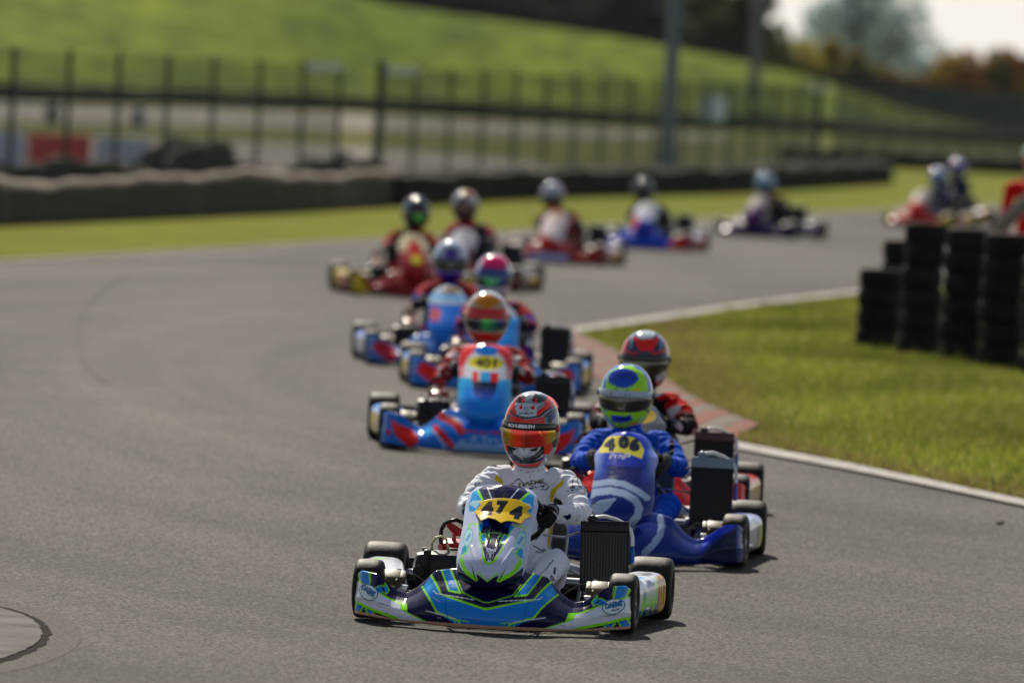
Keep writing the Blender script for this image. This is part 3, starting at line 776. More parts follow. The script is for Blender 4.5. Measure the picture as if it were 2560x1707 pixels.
def tree(name, px, D, top_py, w, rgb, label, seed, group, n=5000, lobes=16, base_z=None, low=.25, rgb2=None, size=None):
    base = at(px, 300, D); zb = base_z if base_z is not None else gz(D); ztop = at(px, top_py, D).z; H = ztop - zb
    o = empty(name, (base.x, D, zb)); tag(o, label, 'bush' if 'bush' in name else 'tree', group)
    cz = H * (low + (1 - low) / 2); rz = H * (1 - low) / 2 * 1.12
    V, F, k, r = leaves_mb((0, 0, cz), w / 2, w / 2.2, rz, n, size or w * .03, seed, lobes)
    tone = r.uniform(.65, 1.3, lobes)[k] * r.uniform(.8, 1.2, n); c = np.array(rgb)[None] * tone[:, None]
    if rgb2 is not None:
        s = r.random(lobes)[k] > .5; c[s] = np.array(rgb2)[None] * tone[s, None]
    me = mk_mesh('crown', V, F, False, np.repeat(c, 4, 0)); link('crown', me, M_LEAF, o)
    mb = MB(); tr = max(.06, H * .02)
    mb.tube([(0, 0, -.1), (.02 * H, 0, H * .25), (-.01 * H, .01 * H, H * .5), (0, 0, H * .8)], [tr * 1.4, tr, tr * .8, tr * .3], 8)
    rr = random.Random(seed)
    for q in range(7):
        a = rr.uniform(0, 6.28); z = H * rr.uniform(.2, .6); L = w * rr.uniform(.25, .42)
        mb.tube([(0, 0, z), (L * .5 * math.cos(a), L * .5 * math.sin(a), z + H * .1), (L * math.cos(a), L * math.sin(a), z + H * .24)], [tr * .5, tr * .35, tr * .12], 6)
    V, F = mb.data(); link('trunk', mk_mesh('trunk', V, F), M_BARK, o)
dark, dark2 = (.020, .026, .014), (.028, .034, .014)
# dense dark row on top of the bank
k = 0
for px, wd in [(905, 5), (1010, 5.5), (1110, 5), (1215, 5.5), (1320, 5), (1420, 5.5), (1530, 5.5), (1640, 5.5), (1745, 6.0), (1832, 4.2)]:
    tree('dark_tree', px, 415 + (k % 3) * 6, -90 if px < 1750 else -55, wd + 1.4, (.022, .028, .020) if px < 1700 else (.05, .055, .014),
         'dense dark tree on the green bank, %s' % ['leftmost of the row', 'second from the left', 'third from the left', 'fourth from the left', 'fifth from the left', 'in the middle of the row', 'just left of the blue grey pole', 'just behind the blue grey pole', 'between the two poles', 'behind the distant pole'][k],
         20 + k, 'dark trees on the bank', 5200, 14, 1.5, .0, size=.2); k += 1
# dark windbreak screen under them
def screen(px0, px1, D, zt0, zt1, zb, name, label, rgb, rail=True):
    a, b = at(px0, 200, D), at(px1, 200, D); L = abs(b.x - a.x); o = empty(name, (a.x, D, zb)); tag(o, label, 'fence')
    n = max(2, int(L / 2.5)); V = []; mb = MB(); mp = MB()
    for i in range(n):
        x0, x1 = L * i / n, L * (i + 1) / n; h = (zt0 + (zt1 - zt0) * (i + .5) / n) - zb
        mb.box(((x0 + x1) / 2, 0, h / 2), (x1 - x0 - .1, .04, h)); 
        V2, F2 = MB().box((x0, -.03, h / 2), (.1, .1, h + .1)).data(); link('post', mk_mesh('post', V2, F2, False), M_POST, o)
    V, F = mb.data(); link('screen_panel', mk_mesh('screen_panel', V, F, False), mat(name + label[:6], rgb, .8, var=.25, scale=.6), o)
    return o
screen(800, 1900, 409, 6.4, 3.6, 1.2, 'windbreak_fence', 'dark windbreak screen fence along the top of the green bank', (.017, .020, .024))
screen(2010, 2760, 432, 2.9, 2.0, .1, 'windbreak_fence', 'dark grey screen fence on the right below the orange bushes', (.030, .033, .036))
# bushes down the slope
for i, (px, tp, w, rgb, rgb2, lab) in enumerate([
    (1905, 52, 4.4, (.16, .17, .02), (.10, .13, .02), 'yellow green bush at the upper end of the bushes down the bank'),
    (1985, 92, 4.2, (.26, .22, .02), (.14, .16, .02), 'olive green bush with yellowing leaves right of the distant pole'),
    (2060, 102, 4.0, (.28, .22, .02), (.18, .17, .02), 'yellowish bush low on the bank beside the tall hazy trees'),
    (2125, 140, 3.4, (.20, .16, .03), (.14, .13, .03), 'small brown green bush between the yellowish bushes'),
    (2205, 160, 3.6, (.30, .17, .04), (.22, .15, .03), 'small orange brown bush in front of the tall hazy trees'),
    (2275, 178, 3.0, (.28, .18, .06), (.20, .14, .05), 'lowest pale orange bush above the grey screen fence')]):
    tree('bush', px, 436 + 3 * (i % 3), tp, w, rgb, lab, 60 + i, 'bushes down the end of the bank', 4200, 12, .1, -.1, rgb2, .15)
for i, (px, tp, w, rgb, rgb2, lab) in enumerate([
    (2395, 148, 4.6, (.34, .15, .03), (.27, .17, .025), 'orange autumn bush left in the right hand clump'),
    (2470, 96, 5.0, (.16, .15, .025), (.36, .13, .025), 'large green and orange autumn bush in the middle of the right clump'),
    (2560, 100, 5.0, (.22, .14, .025), (.40, .12, .03), 'rust orange autumn bush at the right edge'),
    (2650, 90, 5.0, (.08, .07, .018), (.15, .065, .02), 'green and rust bush beyond the right edge')][:3]):
    tree('autumn_bush', px, 446 + 3 * i, tp, w, rgb, lab, 80 + i, 'autumn bushes on the right', 5600, 14, .1, -.1, rgb2, .16)
# tall trees far away, distance haze put into their pale leaf colour
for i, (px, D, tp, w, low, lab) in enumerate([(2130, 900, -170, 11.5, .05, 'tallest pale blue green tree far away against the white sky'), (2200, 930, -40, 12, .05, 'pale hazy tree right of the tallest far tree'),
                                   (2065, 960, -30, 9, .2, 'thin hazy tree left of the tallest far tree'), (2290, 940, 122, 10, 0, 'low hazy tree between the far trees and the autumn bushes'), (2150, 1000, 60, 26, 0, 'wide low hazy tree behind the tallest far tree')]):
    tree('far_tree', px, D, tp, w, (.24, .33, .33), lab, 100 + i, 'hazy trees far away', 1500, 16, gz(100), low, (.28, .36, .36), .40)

# ---------------- tyre stacks on the infield corner
def place_tyres():
    cols = [(2013, 805, 4, .174, 'short four tyre stack'), (2115, 822, 6, .189, 'tall stack next to the short one'), (2207, 839, 6, .189, 'second tall stack from the left'),
            (2302, 854, 6, .187, 'third tall stack from the left'), (2397, 868, 6, .187, 'tall stack cut by the right edge')]
    words = ['bottom', 'second from the bottom', 'third from the bottom', 'fourth from the bottom', 'fifth from the bottom', 'top']
    for (dx, dy, n, h, nm) in cols:
        b = GD(dx, dy); 
        for i in range(n):
            o = part('kart_tyre', 'ktyre', tyre_mb, M_RUBOLD)
            o.location = (b.x + RNG.uniform(-.016, .016), b.y + .18 + (.17 if dx in (2115, 2302) else 0) + RNG.uniform(-.015, .015), gz(b.y) + .01 + h * (i + .5)); o.rotation_euler = (RNG.uniform(-.02, .02), RNG.uniform(-.02, .02), RNG.uniform(0, 6))
            q = RNG.uniform(.965, 1.035); o.scale = (q, q, h / .182)
            tag(o, 'black kart tyre, %s of the %s' % (words[i] if i < n - 1 else 'top', nm), 'tyre', 'kart tyres stacked on the infield corner')
    b = GD(2075, 790)
    for i in range(5):
        o = part('kart_tyre', 'ktyre', tyre_mb, M_RUBOLD); o.location = (b.x, b.y + 1.0, gz(b.y) + .01 + .18 * (i + .5))
        tag(o, 'black kart tyre, %s of the stack hidden behind the short stack' % (words[i] if i < 4 else 'top'), 'tyre', 'kart tyres stacked on the infield corner')
    # slanted panel lying on the stacks
    p0 = at(2470, 592, 75.2); p1 = at(2600, 470, 75.2); d = p1 - p0
    mb = MB().box((d.length / 2, 0, 0), (d.length, .42, .05), bev=.012).box((d.length * .5, 0, -.05), (d.length * .9, .06, .05)).box((d.length * .5, 0, .032), (d.length * .55, .3, .012), bev=.003)
    V, F = mb.data(); o = link('padded_board', mk_mesh('padded_board', V, F, False), mat('board_pinkgrey', (.24, .19, .19), .35, var=.2, scale=3))
    o.location = p0; o.rotation_euler = (R(-12), -math.atan2(d.z, d.x), 0); tag(o, 'slanted pinkish grey board leaning on top of the tyre stacks', 'board')
place_tyres()

# ================================================================== KARTS
# local frame: origin on the ground under the front axle, -Y forward, +X to the driver's left, +Z up
def wheel_tyre(r, w):
    def f():
        k = w / 2; b = .0635
        pr = [(-k * .80, b), (-k * .92, b + .004), (-k * .99, b + .02), (-k * 1.0, r * .68), (-k * .97, r * .82), (-k * .90, r * .925), (-k * .80, r * .972), (-k * .6, r * .993),
              (-k * .3, r), (k * .3, r), (k * .6, r * .993), (k * .80, r * .972), (k * .90, r * .925), (k * .97, r * .82), (k, r * .68), (k * .99, b + .02), (k * .92, b + .004), (k * .80, b)]
        return MB().lathe(pr, n=56)
    return f
def wheel_rim(w, front):
    def f():
        k = w / 2; b = .0655
        mb = MB().lathe([(k * .84, b + .004), (k * .86, b - .004), (k * .6, b - .012), (k * .3, b - .018), (-k * .3, b - .018), (-k * .6, b - .012), (-k * .86, b - .004), (-k * .84, b + .004)], n=36)
        mb.lathe([(k * .28, b - .017), (k * .22, .045), (k * .40, .030), (k * .42, .018), (k * .5, .016), (k * .5, 0.001)], n=30)
        mb.lathe([(k * .20, b - .017), (k * .14, .045), (k * .30, .030), (-k * .5, .028), (-k * .5, .001)], n=30)
        for i in range(3 if front else 4):
            a = 2 * math.pi * i / (3 if front else 4)
            mb.lathe([(k * .3, .006), (k * .5, .006), (k * .5, .001)], (0, .031 * math.cos(a), .031 * math.sin(a)), n=8)
        for i in range(3):
            a = 2 * math.pi * i / 3 + .5
            mb.box((k * .84, .058 * math.cos(a), .058 * math.sin(a)), (.012, .012, .012))
        return mb
    return f
def add_wheel(root, x, y, r, w, front, rim, steer=0.0, kcol=None):
    rm = part('wheel', 'rim%s' % front, wheel_rim(w, front), rim, root, True, 30)
    rm.location = (x, y, r); s = 1 if x > 0 else -1
    rm.rotation_euler = (RNG.uniform(0, 6), 0, steer + (0 if s > 0 else math.pi))
    ty = part('tyre', 'tyre%s' % front, wheel_tyre(r, w), M_RUB, rm, True, 60)
    return rm

# ---- fairing -----------------------------------------------------
TOPX = [0, .14, .243, .267, .312, .36, .41, .458, .488, .50, .575, .59, .60]
TOPZ = [.262, .255, .238, .21, .165, .134, .142, .173, .198, .207, .214, .200, .19]
SETX = [0, .18, .25, .31, .38, .46, .50, .60]
SETD = [.24, .21, .16, .14, .11, .06, .03, .02]
def fairing_pts(nx, ns):
    X = np.linspace(-.6, .6, nx); ax = abs(X)
    y0 = -.475 + .315 * (ax / .6) ** 2.3 + np.where(ax > .565, ((ax - .565) / .035) ** 2 * .045, 0)
    zt = np.interp(ax, TOPX, TOPZ); sd = np.interp(ax, SETX, SETD)
    k = np.ones(7) / 7
    if nx > 200: zt = np.convolve(np.pad(zt, 3, 'edge'), k, 'valid')
    sd = np.convolve(np.pad(sd, 3, 'edge'), k, 'valid')
    zb = .018 + .014 * (ax / .6) ** 2
    rows = []; S = np.concatenate([[-.06, -.03], np.linspace(0, 1, ns), [1.03, 1.05]])
    tipk = np.clip((ax - .40) / .1, 0, 1)
    for s in S:
        if s < 0:
            y = y0 + .012 + (-s) * .5; z = zb - .000 + (s + .06) * .10
        elif s > 1:
            y = y0 + sd + (s - 1) * .35; z = zt - (s - 1) * .25
        else:
            bul = .030 * math.sin(math.pi * min(1, s * 1.25)) * (1 - .75 * tipk)
            # lower lip, near vertical face, then sweeping back
            y = y0 + sd * (s ** 1.7) - bul
            z = zb + (zt - zb) * s
            # a soft step line at 45 % height like the photo's mould
            y = y - .010 * np.exp(-((s - .40) / .07) ** 2) * (.3 + .7 * tipk)
        rows.append(np.stack([X, y * np.ones(nx), z * np.ones(nx)], 1))
    P = np.stack(rows, 1)            # nx, rows, 3
    return P.reshape(-1, 3), grid_faces(nx, len(S)), len(S)
# ---- nose (front) panel -------------------------------------------
NT = [0, .03, .06, .10, .16, .26, .36, .52, .60, .70, .81, .90, .95, .985, 1.0]
NW = [.02, .072, .10, .130, .142, .149, .150, .149, .149, .154, .156, .144, .122, .078, .012]
def nose_pts(nu, nv, fat=1.0, shape=0):
    t = np.linspace(0, 1, nv); t = .5 - .5 * np.cos(math.pi * t) * .35 - .5 * (1 - 2 * t) * .65
    w = np.interp(t, NT, NW) * fat
    if shape == 1: w = w * np.interp(t, [0, .3, .62, .68, .75, .82, 1], [.95, 1, .95, .98, .98, .80, .66])
    k = np.ones(5) / 5; w = np.convolve(np.pad(w, 2, 'edge'), k, 'valid')
    yc = np.interp(t, [0, .06, .15, .3, .5, .75, .9, 1], [-.43, -.455, -.455, -.40, -.27, -.09, .0, .05])
    yc = np.convolve(np.pad(yc, 6, 'edge'), np.ones(13) / 13, 'valid')
    z = .178 + .430 * t
    u = np.linspace(-1, 1, nu)
    U, T = np.meshgrid(u, np.arange(nv), indexing='ij')
    W = w[T]; X = W * U
    Y = yc[T] + .115 * abs(U) ** 2.6 * (W / .15) ** .7 + .02 * (1 - (W / .15)).clip(0)
    tt = t[T]; Z = z[T] + .0 * U
    if shape == 0:
        # air scoop under the number plate, with ribs, and the deep screen on top
        duct = np.exp(-((X / (.052 + .10 * (tt - .44).clip(0))) ** 6)) * np.exp(-((tt - .56) / .115) ** 4)
        Y = Y + duct * .030 * (1 + .8 * (tt - .45))
        rib = np.exp(-((abs(abs(X) - .022)) / .0035) ** 2) + 0
        Y = Y - duct * rib * .016
        ridge = np.exp(-((abs(X) - (.035 + (tt - .16) * .22)) / .006) ** 2) * ((tt > .14) & (tt < .42))
        Y = Y - ridge * .006
    if shape == 2:
        duct = np.exp(-((X / .065) ** 6)) * np.exp(-((tt - .45) / .09) ** 4); Y = Y + duct * .006
    return np.stack([X, Y, Z], -1).reshape(-1, 3), grid_faces(nu, nv), tt.reshape(-1)

def nose_y(X, Z):
    t = np.clip((Z - .178) / .430, 0, 1); W = np.interp(t, NT, NW)
    yc = np.interp(t, [0, .06, .15, .3, .5, .75, .9, 1], [-.43, -.455, -.455, -.40, -.27, -.09, .0, .05])
    return yc + .115 * np.clip(abs(X) / W, 0, 1.1) ** 2.6 + .02 * (1 - W / .15).clip(0)
def crop(o, s):                       # zoomed view -> photo pixels
    return lambda pts: [(o[0] + p[0] / s[0], o[1] + p[1] / s[-1]) for p in pts]
C1 = crop((860, 1160), (3.5636, 3.5636)); C2 = crop((1260, 1160), (3.4087, 3.4087)); C3 = crop((1120, 950), (3.92, 3.92))
C4 = crop((1420, 880), (2.85, 2.851)); C5 = crop((880, 700), (3.408, 3.4087))
def world_pts(P, root_loc, rz):
    c, s = math.cos(rz), math.sin(rz)
    return np.stack([P[:, 0] * c - P[:, 1] * s + root_loc[0], P[:, 0] * s + P[:, 1] * c + root_loc[1], P[:, 2] + root_loc[2]], 1)
def smoothmix(c, mask, col): c[mask] = lin(col)
NAVY, BLUE, LIME, WHT, CYAN, BEIGE, YEL, BLKC = (4, 18, 72), (0, 146, 218), (158, 232, 20), (228, 232, 246), (40, 170, 225), (205, 170, 150), (255, 204, 10), (14, 14, 18)

def liv1_fairing(P, Q, rowid):
    """P local points, Q photo pixels of the mirrored left half"""
    c = np.tile(lin(NAVY), (len(P), 1)); S = 1 / 3.5636
    def poly(p, col): c[in_poly(Q, C1(p))] = lin(col)
    def line(p, w, col): c[on_line(Q, C1(p), w * S)] = lin(col)
    poly([(700, 1100), (785, 995), (868, 1165), (1250, 1292), (1600, 1200), (1600, 1480), (1050, 1450), (830, 1320)], BLUE)
    g = in_poly(Q, C1([(700, 1100), (785, 995), (868, 1165), (800, 1300)])); 
    poly([(720, 1090), (760, 1040), (800, 1100), (760, 1130)], CYAN)
    poly([(790, 1000), (860, 945), (940, 1130), (1040, 1165), (1250, 1250), (1600, 1150), (1600, 1200), (1250, 1290), (868, 1165)], NAVY)
    poly([(875, 940), (955, 945), (1036, 1150), (940, 1130)], BLUE)
    poly([(1480, 1180), (1530, 1110), (1600, 1090), (1600, 1150)], BLUE)
    line([(865, 940), (936, 1130), (1036, 1152)], 17, LIME); line([(952, 940), (1034, 1148)], 15, LIME)
    line([(782, 992), (868, 1165), (1250, 1292), (1600, 1198)], 19, LIME)
    line([(1018, 1050), (1060, 1150), (1250, 1237), (1480, 1165), (1530, 1100)], 8, LIME)
    line([(702, 1095), (830, 1318), (1025, 1395), (1052, 1452)], 17, LIME); line([(1000, 1380), (1110, 1400)], 8, LIME)
    line([(985, 1392), (1012, 1445)], 6, LIME); line([(800, 1130), (818, 1155), (1000, 1185), (1160, 1212)], 8, WHT)
    poly([(1440, 1480), (1475, 1420), (1600, 1388), (1600, 1480)], NAVY)
    line([(1435, 1480), (1462, 1415), (1600, 1375)], 18, LIME); line([(1468, 1475), (1490, 1432), (1600, 1405)], 6, LIME); line([(1390, 1415), (1600, 1370)], 6, LIME)
    line([(735, 1305), (850, 1335), (990, 1372)], 7, WHT)
    # the wing tip
    poly([(80, 1150), (90, 1140), (118, 1036), (260, 1112), (380, 1192), (480, 1245), (562, 1256), (566, 1320), (745, 1402), (480, 1375), (230, 1280), (80, 1210)], WHT)
    poly([(128, 940), (225, 940), (236, 1094), (148, 1046)], BLUE); poly([(110, 940), (130, 940), (140, 1045), (108, 1040)], NAVY)
    line([(130, 940), (150, 1046)], 14, LIME); line([(228, 940), (237, 1095)], 12, LIME); line([(243, 945), (247, 1050)], 5, LIME)
    line([(112, 1036), (150, 1050), (262, 1112), (400, 1197), (480, 1240), (562, 1253)], 13, LIME)
    poly([(498, 1246), (562, 1252), (572, 1330), (508, 1300)], LIME); line([(570, 1325), (748, 1402)], 9, LIME)
    line([(85, 1212), (250, 1290), (480, 1372)], 24, LIME)
    poly([(80, 1225), (170, 1275), (300, 1345), (80, 1330)], NAVY)
    poly([(108, 1240), (165, 1268), (138, 1325), (88, 1305)], BLUE); poly([(205, 1290), (265, 1312), (290, 1350), (235, 1345)], BLUE)
    line([(122, 1235), (92, 1300)], 12, LIME); line([(175, 1268), (142, 1330)], 12, LIME); line([(195, 1285), (230, 1345)], 12, LIME); line([(265, 1318), (288, 1350)], 10, LIME)
    poly([(262, 1110), (330, 1080), (352, 1150), (300, 1140)], BLUE); poly([(352, 1100), (372, 1070), (404, 1128), (375, 1160)], CYAN)
    line([(262, 1110), (332, 1080), (352, 1092), (366, 1060), (404, 1126), (378, 1160), (345, 1140)], 9, LIME)
    # ovals with the team name on both tips
    for sx in (-1, 1):
        q = np.stack([P[:, 0] - sx * .532, P[:, 2] - .128], 1); sl = -sx * -13
        on = abs(P[:, 0] - sx * .532) < .09
        e = on_ellipse(q, (0, 0), .047, .033, sx * 14) & on; er = on_ellipse(q, (0, 0), .047, .033, sx * 14, .80) & on
        c[e] = lin((232, 240, 244)); c[er] = lin((20, 130, 150))
        c[bold_text(q, 'DAEMS', (0, .007), .024, .068, sx * 12 if sx > 0 else -24, .03, d=.0014) & on] = lin((15, 120, 170))
        c[on_text(q, 'Racing', (.012, -.014), .016, .038, sx * 12 if sx > 0 else -24, .02, .3) & on] = lin((20, 30, 30))
    # plastic edge
    c[(rowid <= 7)] = lin(BEIGE)
    rr = random.Random(4)
    for _ in range(26):
        x, z, a, L = rr.uniform(-.5, .5), rr.uniform(.03, .14), rr.uniform(-.5, .5), rr.uniform(.01, .06)
        q2 = np.stack([P[:, 0], P[:, 2]], 1); c[on_line(q2, [(x, z), (x + L * math.cos(a), z + L * math.sin(a))], .0022)] = lin(rr.choice([(60, 60, 70), (190, 195, 205), (120, 120, 130)]))
    line([(905, 1180), (912, 1290), (930, 1430)], 4, (20, 40, 90)); line([(840, 965), (852, 1080), (868, 1160)], 4, (120, 80, 60))
    return c
def liv1_nose(P, Q, t):
    c = np.tile(lin((205, 212, 232)), (len(P), 1)); S = 1 / 3.5636
    def poly(p, col): c[in_poly(Q, C1(p))] = lin(col)
    def line(p, w, col): c[on_line(Q, C1(p), w * S)] = lin(col)
    # top screen
    poly([(1120, 350), (1150, 250), (1200, 235), (1245, 330), (1200, 420), (1120, 430)], CYAN); poly([(1120, 360), (1150, 330), (1235, 325), (1180, 400)], (190, 225, 240))
    poly([(1195, 235), (1300, 160), (1600, 150), (1600, 340), (1450, 310), (1330, 318), (1240, 335)], (28, 34, 84))
    poly([(1330, 320), (1360, 275), (1450, 255), (1600, 270), (1600, 340)], (10, 12, 44))
    line([(1198, 240), (1240, 330)], 20, LIME)
    line([(1280, 212), (1316, 312)], 10, (225, 230, 245)); line([(1444, 180), (1430, 305)], 12, (225, 230, 245))
    # blue sides
    poly([(1045, 810), (1090, 640), (1112, 560), (1125, 640), (1105, 790), (1060, 815)], CYAN)
    poly([(1060, 700), (1090, 640), (1102, 700), (1070, 740)], (210, 230, 245))
    line([(1120, 545), (1100, 700), (1106, 780), (1055, 815), (1056, 880)], 13, LIME)
    # centre
    poly([(1200, 620), (1230, 540), (1270, 470), (1620, 470), (1600, 620), (1545, 740), (1405, 885), (1335, 915), (1262, 855), (1222, 700)], NAVY)
    poly([(1225, 500), (1290, 480), (1290, 560), (1240, 560)], (10, 90, 190))
    poly([(1215, 635), (1262, 628), (1264, 695), (1220, 695)], CYAN); line([(1212, 628), (1262, 622), (1266, 700), (1218, 700), (1212, 628)], 9, LIME)
    line([(1118, 540), (1192, 535), (1212, 620)], 12, LIME); poly([(1196, 545), (1236, 530), (1232, 580), (1208, 610)], CYAN)
    line([(1340, 615), (1286, 617), (1306, 700)], 7, LIME)
    line([(1208, 640), (1232, 800), (1260, 870), (1337, 925)], 12, LIME)
    line([(1245, 850), (1337, 948), (1440, 880)], 30, LIME); line([(1238, 830), (1262, 875)], 22, LIME); line([(1440, 880), (1560, 640)], 16, LIME)
    line([(1258, 850), (1337, 907), (1410, 880)], 7, (10, 12, 40)); poly([(1262, 720), (1292, 800), (1276, 780)], WHT)
    # lower edge
    poly([(1020, 880), (1060, 945), (1110, 985), (1180, 1025), (1188, 975), (1315, 1078), (1470, 995), (1600, 930), (1620, 1200), (1000, 1200)], NAVY)
    line([(1052, 850), (1072, 930), (1100, 965), (1178, 1020)], 34, LIME); line([(1150, 960), (1182, 1030)], 14, LIME)
    line([(1185, 955), (1315, 1080), (1480, 990)], 9, LIME); poly([(1130, 870), (1192, 1065), (1158, 990)], BLKC)
    line([(1040, 800), (1240, 820)], 3, (150, 150, 160))
    # ovals and small lettering
    q = np.stack([P[:, 0], P[:, 2]], 1)
    for sx in (-1, 1):
        e = on_ellipse(q, (sx * .112, .388), .022, .037, 0); er = on_ellipse(q, (sx * .112, .388), .022, .037, 0, .75)
        c[e] = lin((200, 228, 236)); c[er] = lin((120, 200, 190)); c[on_text(q, 'DAEMS', (sx * .112, .388), .014, .034, 62, .03)] = lin((60, 150, 200))
    c[on_text(q, 'TIMO', (0.0, .345), .012, .043, 0, .03)] = lin((215, 220, 235))
    c[on_text(q, '5', (0, .322), .018, None, 0, .02)] = lin((215, 220, 235)); c[on_ellipse(q, (0, .322), .015, .015, 0, .80)] = lin((215, 220, 235))
    c[on_ellipse(q, (0, .301), .009, .0045)] = lin((225, 228, 240)); c[on_text(q, 'RS', (0, .287), .007, .018, 0, .04)] = lin((190, 200, 220))
    return c
PLATE1 = [(262, 1290), (322, 1228), (312, 1192), (400, 1170), (540, 1157), (680, 1172), (785, 1222), (805, 1262), (775, 1280), (822, 1338), (752, 1362), (715, 1412), (640, 1388), (580, 1382), (515, 1402), (460, 1366), (395, 1352), (322, 1382), (296, 1340)]

def panel_mesh(name, P, F, cols, mask=None, thick=.003, extra=None):
    if mask is not None:
        keep = mask[F].all(1); F = F[keep]; used = np.unique(F); re = -np.ones(len(P), int); re[used] = np.arange(len(used)); F = re[F]; P = P[used]; cols = cols[used]
    me = mk_mesh(name, P, F, True, cols); return me
def finish_panel(o, th=.004):
    md = o.modifiers.new('thickness', 'SOLIDIFY'); md.thickness = th; md.offset = 1.0
# generic liveries: front view in local metres -------------------------------------------------
def paint_generic(P, base, ops):
    c = np.tile(lin(base), (len(P), 1)); q = np.stack([P[:, 0], P[:, 2]], 1)
    for op in ops:
        k = op[0]
        if k == 'poly': m = in_poly(q, op[1])
        elif k == 'mpoly': m = in_poly(np.abs(q) if 0 else np.stack([abs(q[:, 0]), q[:, 1]], 1), op[1])
        elif k == 'ell': m = on_ellipse(q, op[1], op[2], op[3], op[4] if len(op) > 5 else 0)
        elif k == 'line': m = on_line(q, op[1], op[2])
        elif k == 'mline': m = on_line(np.stack([abs(q[:, 0]), q[:, 1]], 1), op[1], op[2])
        elif k == 'text': m = on_text(q, op[1], op[2], op[3], op[4])
        c[m] = lin(op[-1])
    return c
def fade(c, P, axis, lo, hi, col):
    w = np.clip((P[:, axis] - lo) / (hi - lo), 0, 1)[:, None]; return c * (1 - w) + lin(col) * w

def sidepod_pts(n, sx):
    """long pod between the wheels; returns grid"""
    Y = np.linspace(.185, .875, n); prof = 22; V = []
    a = np.linspace(-.5, 1.5, prof) * math.pi
    for y in Y:
        k = (y - .185) / .69; xo = .600 + .085 * k; zt = .200 + .025 * k; e = min(1, (k / .06)) ** .5 if k < .06 else (min(1, (1 - k) / .05) ** .5 if k > .95 else 1)
        cx = xo - .095; cz = (.035 + zt) / 2; rx = .095 * (.75 + .25 * e); rz = (zt - .035) / 2 * (.7 + .3 * e)
        for t in a:
            ct, st = math.cos(t), math.sin(t)
            V.append((sx * (cx + rx * np.sign(ct) * abs(ct) ** .55), y, cz + rz * np.sign(st) * abs(st) ** .55))
    return np.array(V), grid_faces(n, prof), prof

def frame_mb():
    mb = MB(); z = .052; r = .015
    for s in (-1, 1):
        mb.tube([(s * .34, 1.16, .075), (s * .34, 1.0, z), (s * .30, .6, z), (s * .24, .2, z), (s * .23, -.05, z), (s * .16, -.22, z), (0, -.24, z)], r)
        mb.tube([(s * .23, .03, z), (s * .34, .0, z + .01), (s * .43, 0, z + .04)], r); mb.tube([(s * .43, 0, .07), (s * .43, 0, .19)], .011)
        mb.tube([(s * .33, .85, z), (s * .36, .86, .15), (s * .36, .98, .16)], .011)
        mb.tube([(s * .26, .33, z), (s * .6, .33, z + .03), (s * .63, .45, z + .03), (s * .63, .7, z + .03), (s * .3, .72, z)], .009)
    mb.tube([(-.24, .22, z), (.24, .22, z)], r); mb.tube([(-.30, .62, z), (.30, .62, z)], r); mb.tube([(-.34, 1.05, z), (.34, 1.05, z)], r)
    mb.tube([(-.12, .1, z), (-.03, .28, .33), (.0, .36, .42)], .012); mb.tube([(.14, .12, z), (.03, .3, .33), (.0, .36, .42)], .012)
    mb.tube([(-.2, -.2, z), (-.17, -.36, .07), (.17, -.36, .07), (.2, -.2, z)], .008); mb.tube([(-.2, -.2, z), (-.17, -.33, .17), (.17, -.33, .17), (.2, -.2, z)], .007)
    return mb
def stub_mb(s):
    def f():
        mb = MB()
        mb.tube([(s * .41, 0, .13), (s * .56, 0, .13)], .012); mb.tube([(s * .43, 0, .06), (s * .43, 0, .205)], .018, 12)
        mb.tube([(s * .43, 0, .205), (s * .43, 0, .225)], .010, 6); mb.tube([(s * .42, .0, .13), (s * .38, -.07, .10), (s * .20, -.02, .13), (s * .05, .1, .12)], .006)
        mb.box((s * .41, .0, .13), (.05, .05, .05), bev=.008); mb.box((s * .45, -.02, .16), (.03, .07, .03), bev=.005)
        return mb
    return f
def brake_mb(s):
    def f():
        mb = MB().lathe([(-.004, .03), (-.004, .075), (.004, .075), (.004, .03)], (s * .47, 0, .13), n=36, closed=True)
        mb.lathe([(-.02, .028), (.02, .028), (.02, .012), (-.02, .012)], (s * .48, 0, .13), n=24, closed=True); return mb
    return f
def caliper_mb(s):
    def f():
        mb = MB().box((s * .455, -.035, .185), (.075, .07, .05), Matrix.Rotation(.5, 3, 'X'), bev=.010)
        mb.box((s * .50, -.03, .195), (.03, .05, .035), Matrix.Rotation(.5, 3, 'X'), bev=.008); mb.box((s * .41, -.035, .19), (.03, .06, .035), Matrix.Rotation(.5, 3, 'X'), bev=.008)
        for dx in (.43, .48):
            mb.tube([(s * dx, -.06, .19), (s * dx, -.085, .175)], .007, 8)
        mb.tube([(s * .44, -.03, .21), (s * .36, .02, .20), (s * .25, .12, .12)], .004, 6); return mb
    return f
EX = -.03
def engine_mb():
    mb = MB().box((-.25, .80, .13), (.16, .22, .16), bev=.03).lathe([(0, .07), (.04, .075), (.045, .03)], (-.16, .80, .12), n=24)
    for i in range(6): mb.lathe([(0, .03), (0, .062), (.006, .062), (.006, .03)], (-.235, .77, .205 + .013 * i), 'Z', 20, None, True)
    mb.lathe([(0, .05), (.085, .05)], (-.235, .77, .20), 'Z', 20); mb.box((-.19, .93, .16), (.10, .08, .12), bev=.015)
    return mb
